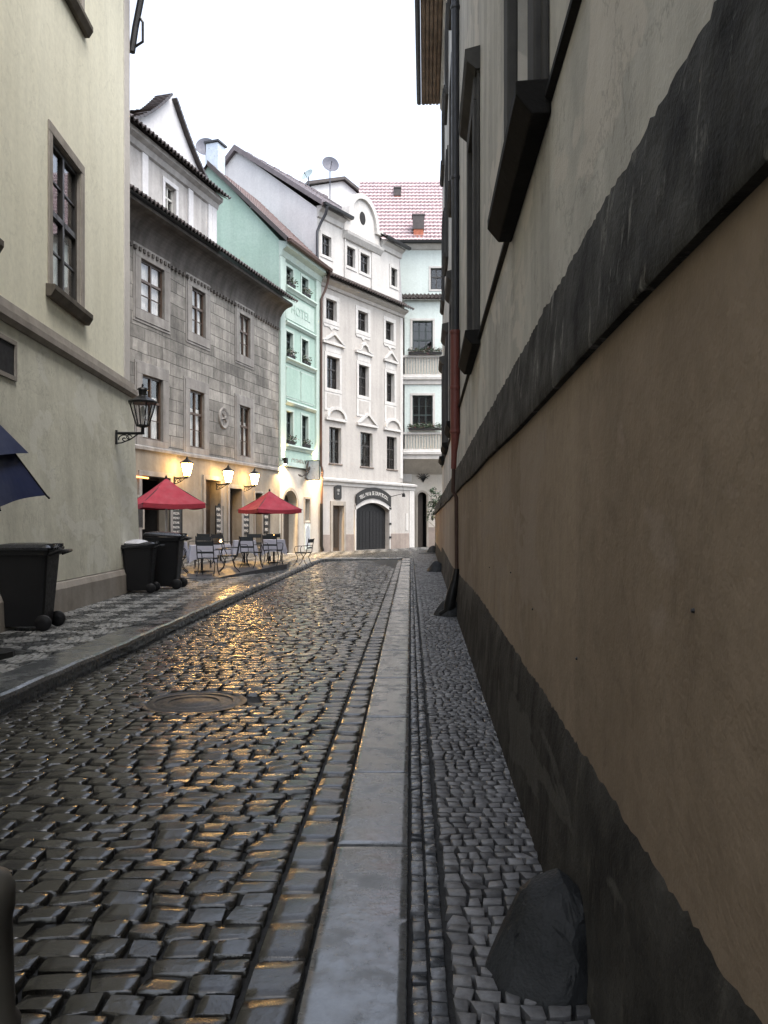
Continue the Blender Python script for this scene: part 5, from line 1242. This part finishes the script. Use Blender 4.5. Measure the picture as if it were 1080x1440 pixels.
# hanging sign with a dark winged ornament on the green house
L_ = G.L(436, .3); w_ = G.world(L_, .02); t = thing('hanging_sign', 'green glass hanging sign with dark iron leaf ornament over the arched door', 'sign', (w_[0], w_[1], G.Z(436, 676, .3)), G.rz)
m = MB(); m.box(-.02, .02, -.78, -.08, .06, .98, 'tin'); m.build('panel', t); m = MB(); m.box(-.035, .035, -.80, -.78, .02, 1.02, 'frame_green'); m.box(-.035, .035, -.08, -.06, .02, 1.02, 'frame_green'); m.box(-.035, .035, -.78, -.08, .02, .058, 'frame_green'); m.box(-.035, .035, -.78, -.08, .982, 1.02, 'frame_green'); m.tube([(0, -.001, .9), (0, -.07, .9)], .02, 'iron', 6); m.tube([(0, -.001, .15), (0, -.07, .15)], .02, 'iron', 6); m.build('frame', t)
m = MB()
for dx, dz, an, ln in ((-.35, .42, .6, .62), (-.42, .5, 1.1, .55), (-.72, .22, .25, .5), (-.62, .12, -.3, .45), (-.95, .15, 2.9, .4)):
    c_, q_ = math.cos(an), math.sin(an); o_ = [(0, 0), (.35, .12), (.7, .10), (1, 0), (.6, -.1), (.3, -.08)]; m.prism([(dx + (u * c_ - v * q_) * ln, dz + (u * q_ + v * c_) * ln) for u, v in o_][::-1], -.30, -.24, 'wood_dark')
m.tube([(-.95, -.27, .15), (-.5, -.27, .3), (-.03, -.27, .45)], .018, 'iron', 6); m.build('ornament', t)
w_ = (Xa(595) - 1.6, 52.5, Za(671)); t = thing('iron_crest', 'wrought-iron scroll crest on the wall above the arched doorway', 'ornament', w_)
m = MB()
for k in range(7):
    w = math.pi * (k + .5) / 7; c_, q_ = math.cos(w) * .38, math.sin(w) * .38; m.tube([(0, -.05, -.3), (c_ * .5, -.08, q_ * .5 - .05), (c_, -.06, q_), (c_ * 1.15, -.07, q_ * .8)], .022, 'iron', 5)
m.tube([(0, -.001, -.3), (0, -.05, -.3)], .03, 'iron', 6); m.tube([(-.32, -.06, -.1), (0, -.07, .08), (.32, -.06, -.1)], .018, 'iron', 5); m.build('scroll', t)

# ------------------------------------------------------------------ flower boxes and plants
def flower_box(fc, h, y, label, petal, n=150, name='flower_box', wide=1.):
    xc = (h[0] + h[1]) / 2; wd = (h[1] - h[0]) * wide; w_ = fc.world(xc, -y); t = thing(name, label, 'flower box', (w_[0], w_[1], h[2] - .02), fc.rz, 'window flower boxes')
    m = MB(); m.add([(-wd / 2, -.155, 0), (wd / 2, -.155, 0), (wd / 2, -.002, 0), (-wd / 2, -.002, 0), (-wd / 2 - .01, -.175, .16), (wd / 2 + .01, -.175, .16), (wd / 2 + .01, -.002, .16), (-wd / 2 - .01, -.002, .16)], [(3, 2, 1, 0), (0, 1, 5, 4), (1, 2, 6, 5), (2, 3, 7, 6), (3, 0, 4, 7), (4, 5, 6, 7)], 'planter'); m.build('box', t)
    m = MB(); leaves(m, n, lambda: (random.uniform(-wd / 2, wd / 2) + random.gauss(0, .05), -.1 + random.gauss(0, .10), .20 + abs(random.gauss(0, .11)) - .12 * (random.random() < .25)), .055, ['leaf', 'leaf', 'leaf_pale']); m.build('foliage', t)
    m = MB(); leaves(m, n // 3, lambda: (random.uniform(-wd / 2, wd / 2), -.12 + random.gauss(0, .11), .26 + random.gauss(0, .10)), .035, petal); m.build('blossom', t)
random.seed(21)
fl = ['top', 'middle', 'bottom']
for i, rr in enumerate(rows_):
    for j, h in enumerate(rr): flower_box(G, h, -.0, f"flower box on the {['left', 'right'][j]} window of the {fl[i]} row, green house", ['petal_white', 'petal_white', 'petal_red'], 130)
for h, lab, pt in ((o1, 'red-flowered box on the upper balcony rail', ['petal_red', 'petal_red', 'petal_white']), (o2, 'dull flower box on the lower balcony rail', ['petal_red', 'leaf_pale', 'petal_white']), ):
    hh_ = (h[0] - .25, h[1] + .55, h[2] - .1, 0); flower_box(A, hh_, oy - .16, lab, pt, 620)
random.seed(5)
t = thing('wall_shrub', 'pale leafy shrub growing over the far end of the low wall', 'shrub', (3.02, 46.9, .08))
m = MB(); m.tube([(0, 0, 0), (.05, .0, .9), (-.05, -.05, 1.8), (-.1, 0, 2.9)], [.05, .04, .03, .015], 'wood_dark', 7)
for k in range(9): m.tube([(-.05, 0, 1.2 + k * .2), (-.25 + random.gauss(0, .2), random.gauss(0, .2), 1.6 + k * .22)], .012, 'wood_dark', 5)
m.build('stem', t)
cl = [(-.15, 0, 2.2, .38), (-.40, -.1, 1.9, .32), (.15, .1, 2.6, .35), (-.05, 0, 3.0, .32), (-.35, .1, 2.55, .28), (.1, 0, 1.6, .22), (.05, 0, .85, .16), (-.25, 0, 3.35, .2)]
def lf():
    x, y, z, r_ = random.choice(cl); v = Vector((random.gauss(0, 1), random.gauss(0, 1), random.gauss(0, 1))).normalized() * r_ * random.uniform(.5, 1.15); return (x + v.x, y + v.y, z + v.z)
m = MB(); leaves(m, 520, lf, .095, ['leaf_pale', 'leaf_pale', 'leaf', 'leaf']); m.build('foliage', t)

# ------------------------------------------------------------------ dishes on the roofs
def dish(label, p, r, pole, mat, rz, tilt=75):
    t = thing('satellite_dish', label, 'satellite dish', (p.x, p.y, p.z - pole), rz)
    m = MB(); m.tube([(0, 0, 0), (0, 0, pole)], .035, 'dish', 7); m.build('mast', t)
    m = MB(); m.lathe([(.02, 0), (r * .5, r * .05), (r * .85, r * .16), (r, r * .23), (r * .99, r * .245), (r * .5, r * .07), (.02, .02)], mat, 28); o = m.build('reflector', t, smooth=True); o.location = (0, -.06, pole); o.rotation_euler = (R(tilt), 0, 0)
    m = MB(); m.tube([(0, -.06, pole - r * .6), (0, -.06 - r * .8, pole + .02)], .015, 'iron', 5); m.lathe([(.03, -.05), (.03, .06)], 'iron', 8, (0, -.06 - r * .8, pole + .02)); m.build('feed_arm', t)
dish('large grey satellite dish on a tall mast over the baroque house roof', at(464, 233, 54.0), .56, 3.2, 'dish', .3)
dish('small pale satellite dish on the baroque house roof', at(434, 247, 52.5), .42, 1.4, 'dish_pale', -.6, 60)
dish('grey satellite dish on the ridge of the green house', at(290, 209, 42.5), .52, 1.6, 'dish', .1)

# blurred grey post at the lower left edge
m = MB(); m.lathe([(.115, 0), (.115, .06), (.10, .08), (.092, .36), (.10, .40), (.10, .45), (.085, .49), (.04, .515), (.001, .52)], 'bollard', 24); o = m.build('street_post', smooth=True, loc=(-1.185, 2.42, -.02)); tag(o, 'stubby grey post cut by the lower left edge', 'post')

# ------------------------------------------------------------------ light, air and camera
w = bpy.data.worlds.new('World'); sc.world = w; w.use_nodes = True; nt = w.node_tree; bg = nt.nodes['Background']
sky = nt.nodes.new('ShaderNodeTexSky'); sky.sky_type = 'NISHITA'; sky.sun_disc = False
SUN_EL, SUN_AZ = 62., 135.     # degrees; azimuth clockwise from +Y
sky.sun_elevation = R(SUN_EL); sky.sun_rotation = R(SUN_AZ); sky.dust_density = 3.; sky.air_density = 1.; sky.ozone_density = 1.
hs = nt.nodes.new('ShaderNodeHueSaturation'); hs.inputs['Saturation'].default_value = .46
nt.links.new(sky.outputs[0], hs.inputs['Color']); nt.links.new(hs.outputs[0], bg.inputs['Color']); bg.inputs['Strength'].default_value = .15
li = bpy.data.lights.new('sun', 'SUN'); li.energy = .7; li.angle = R(50); li.color = (1., .96, .90)
so = bpy.data.objects.new('sun', li); C.objects.link(so)
d = Vector((math.sin(R(SUN_AZ)) * math.cos(R(SUN_EL)), math.cos(R(SUN_AZ)) * math.cos(R(SUN_EL)), math.sin(R(SUN_EL))))
so.rotation_euler = (-d).to_track_quat('-Z', 'Y').to_euler(); so.location = (0, -20, 40)

cam = bpy.data.cameras.new('camera'); co = bpy.data.objects.new('camera', cam); C.objects.link(co)
cam.sensor_fit = 'VERTICAL'; cam.sensor_height = 24.; cam.lens = F / 1440. * 24.; cam.shift_y = (CY - 720.) / 1440.
cam.clip_start = .05; cam.clip_end = 2000; co.location = (0, 0, EYE); co.rotation_euler = (R(90), 0, 0)
sc.camera = co
sc.view_settings.view_transform = 'Standard'; sc.view_settings.look = 'None'; sc.view_settings.gamma = 1.; sc.view_settings.exposure = 1.9
try: sc.view_settings.use_curve_mapping = False
except Exception: pass
sc.render.engine = 'CYCLES'; sc.cycles.use_denoising = True; sc.cycles.max_bounces = 8; sc.cycles.transparent_max_bounces = 12; sc.cycles.sample_clamp_indirect = 30.
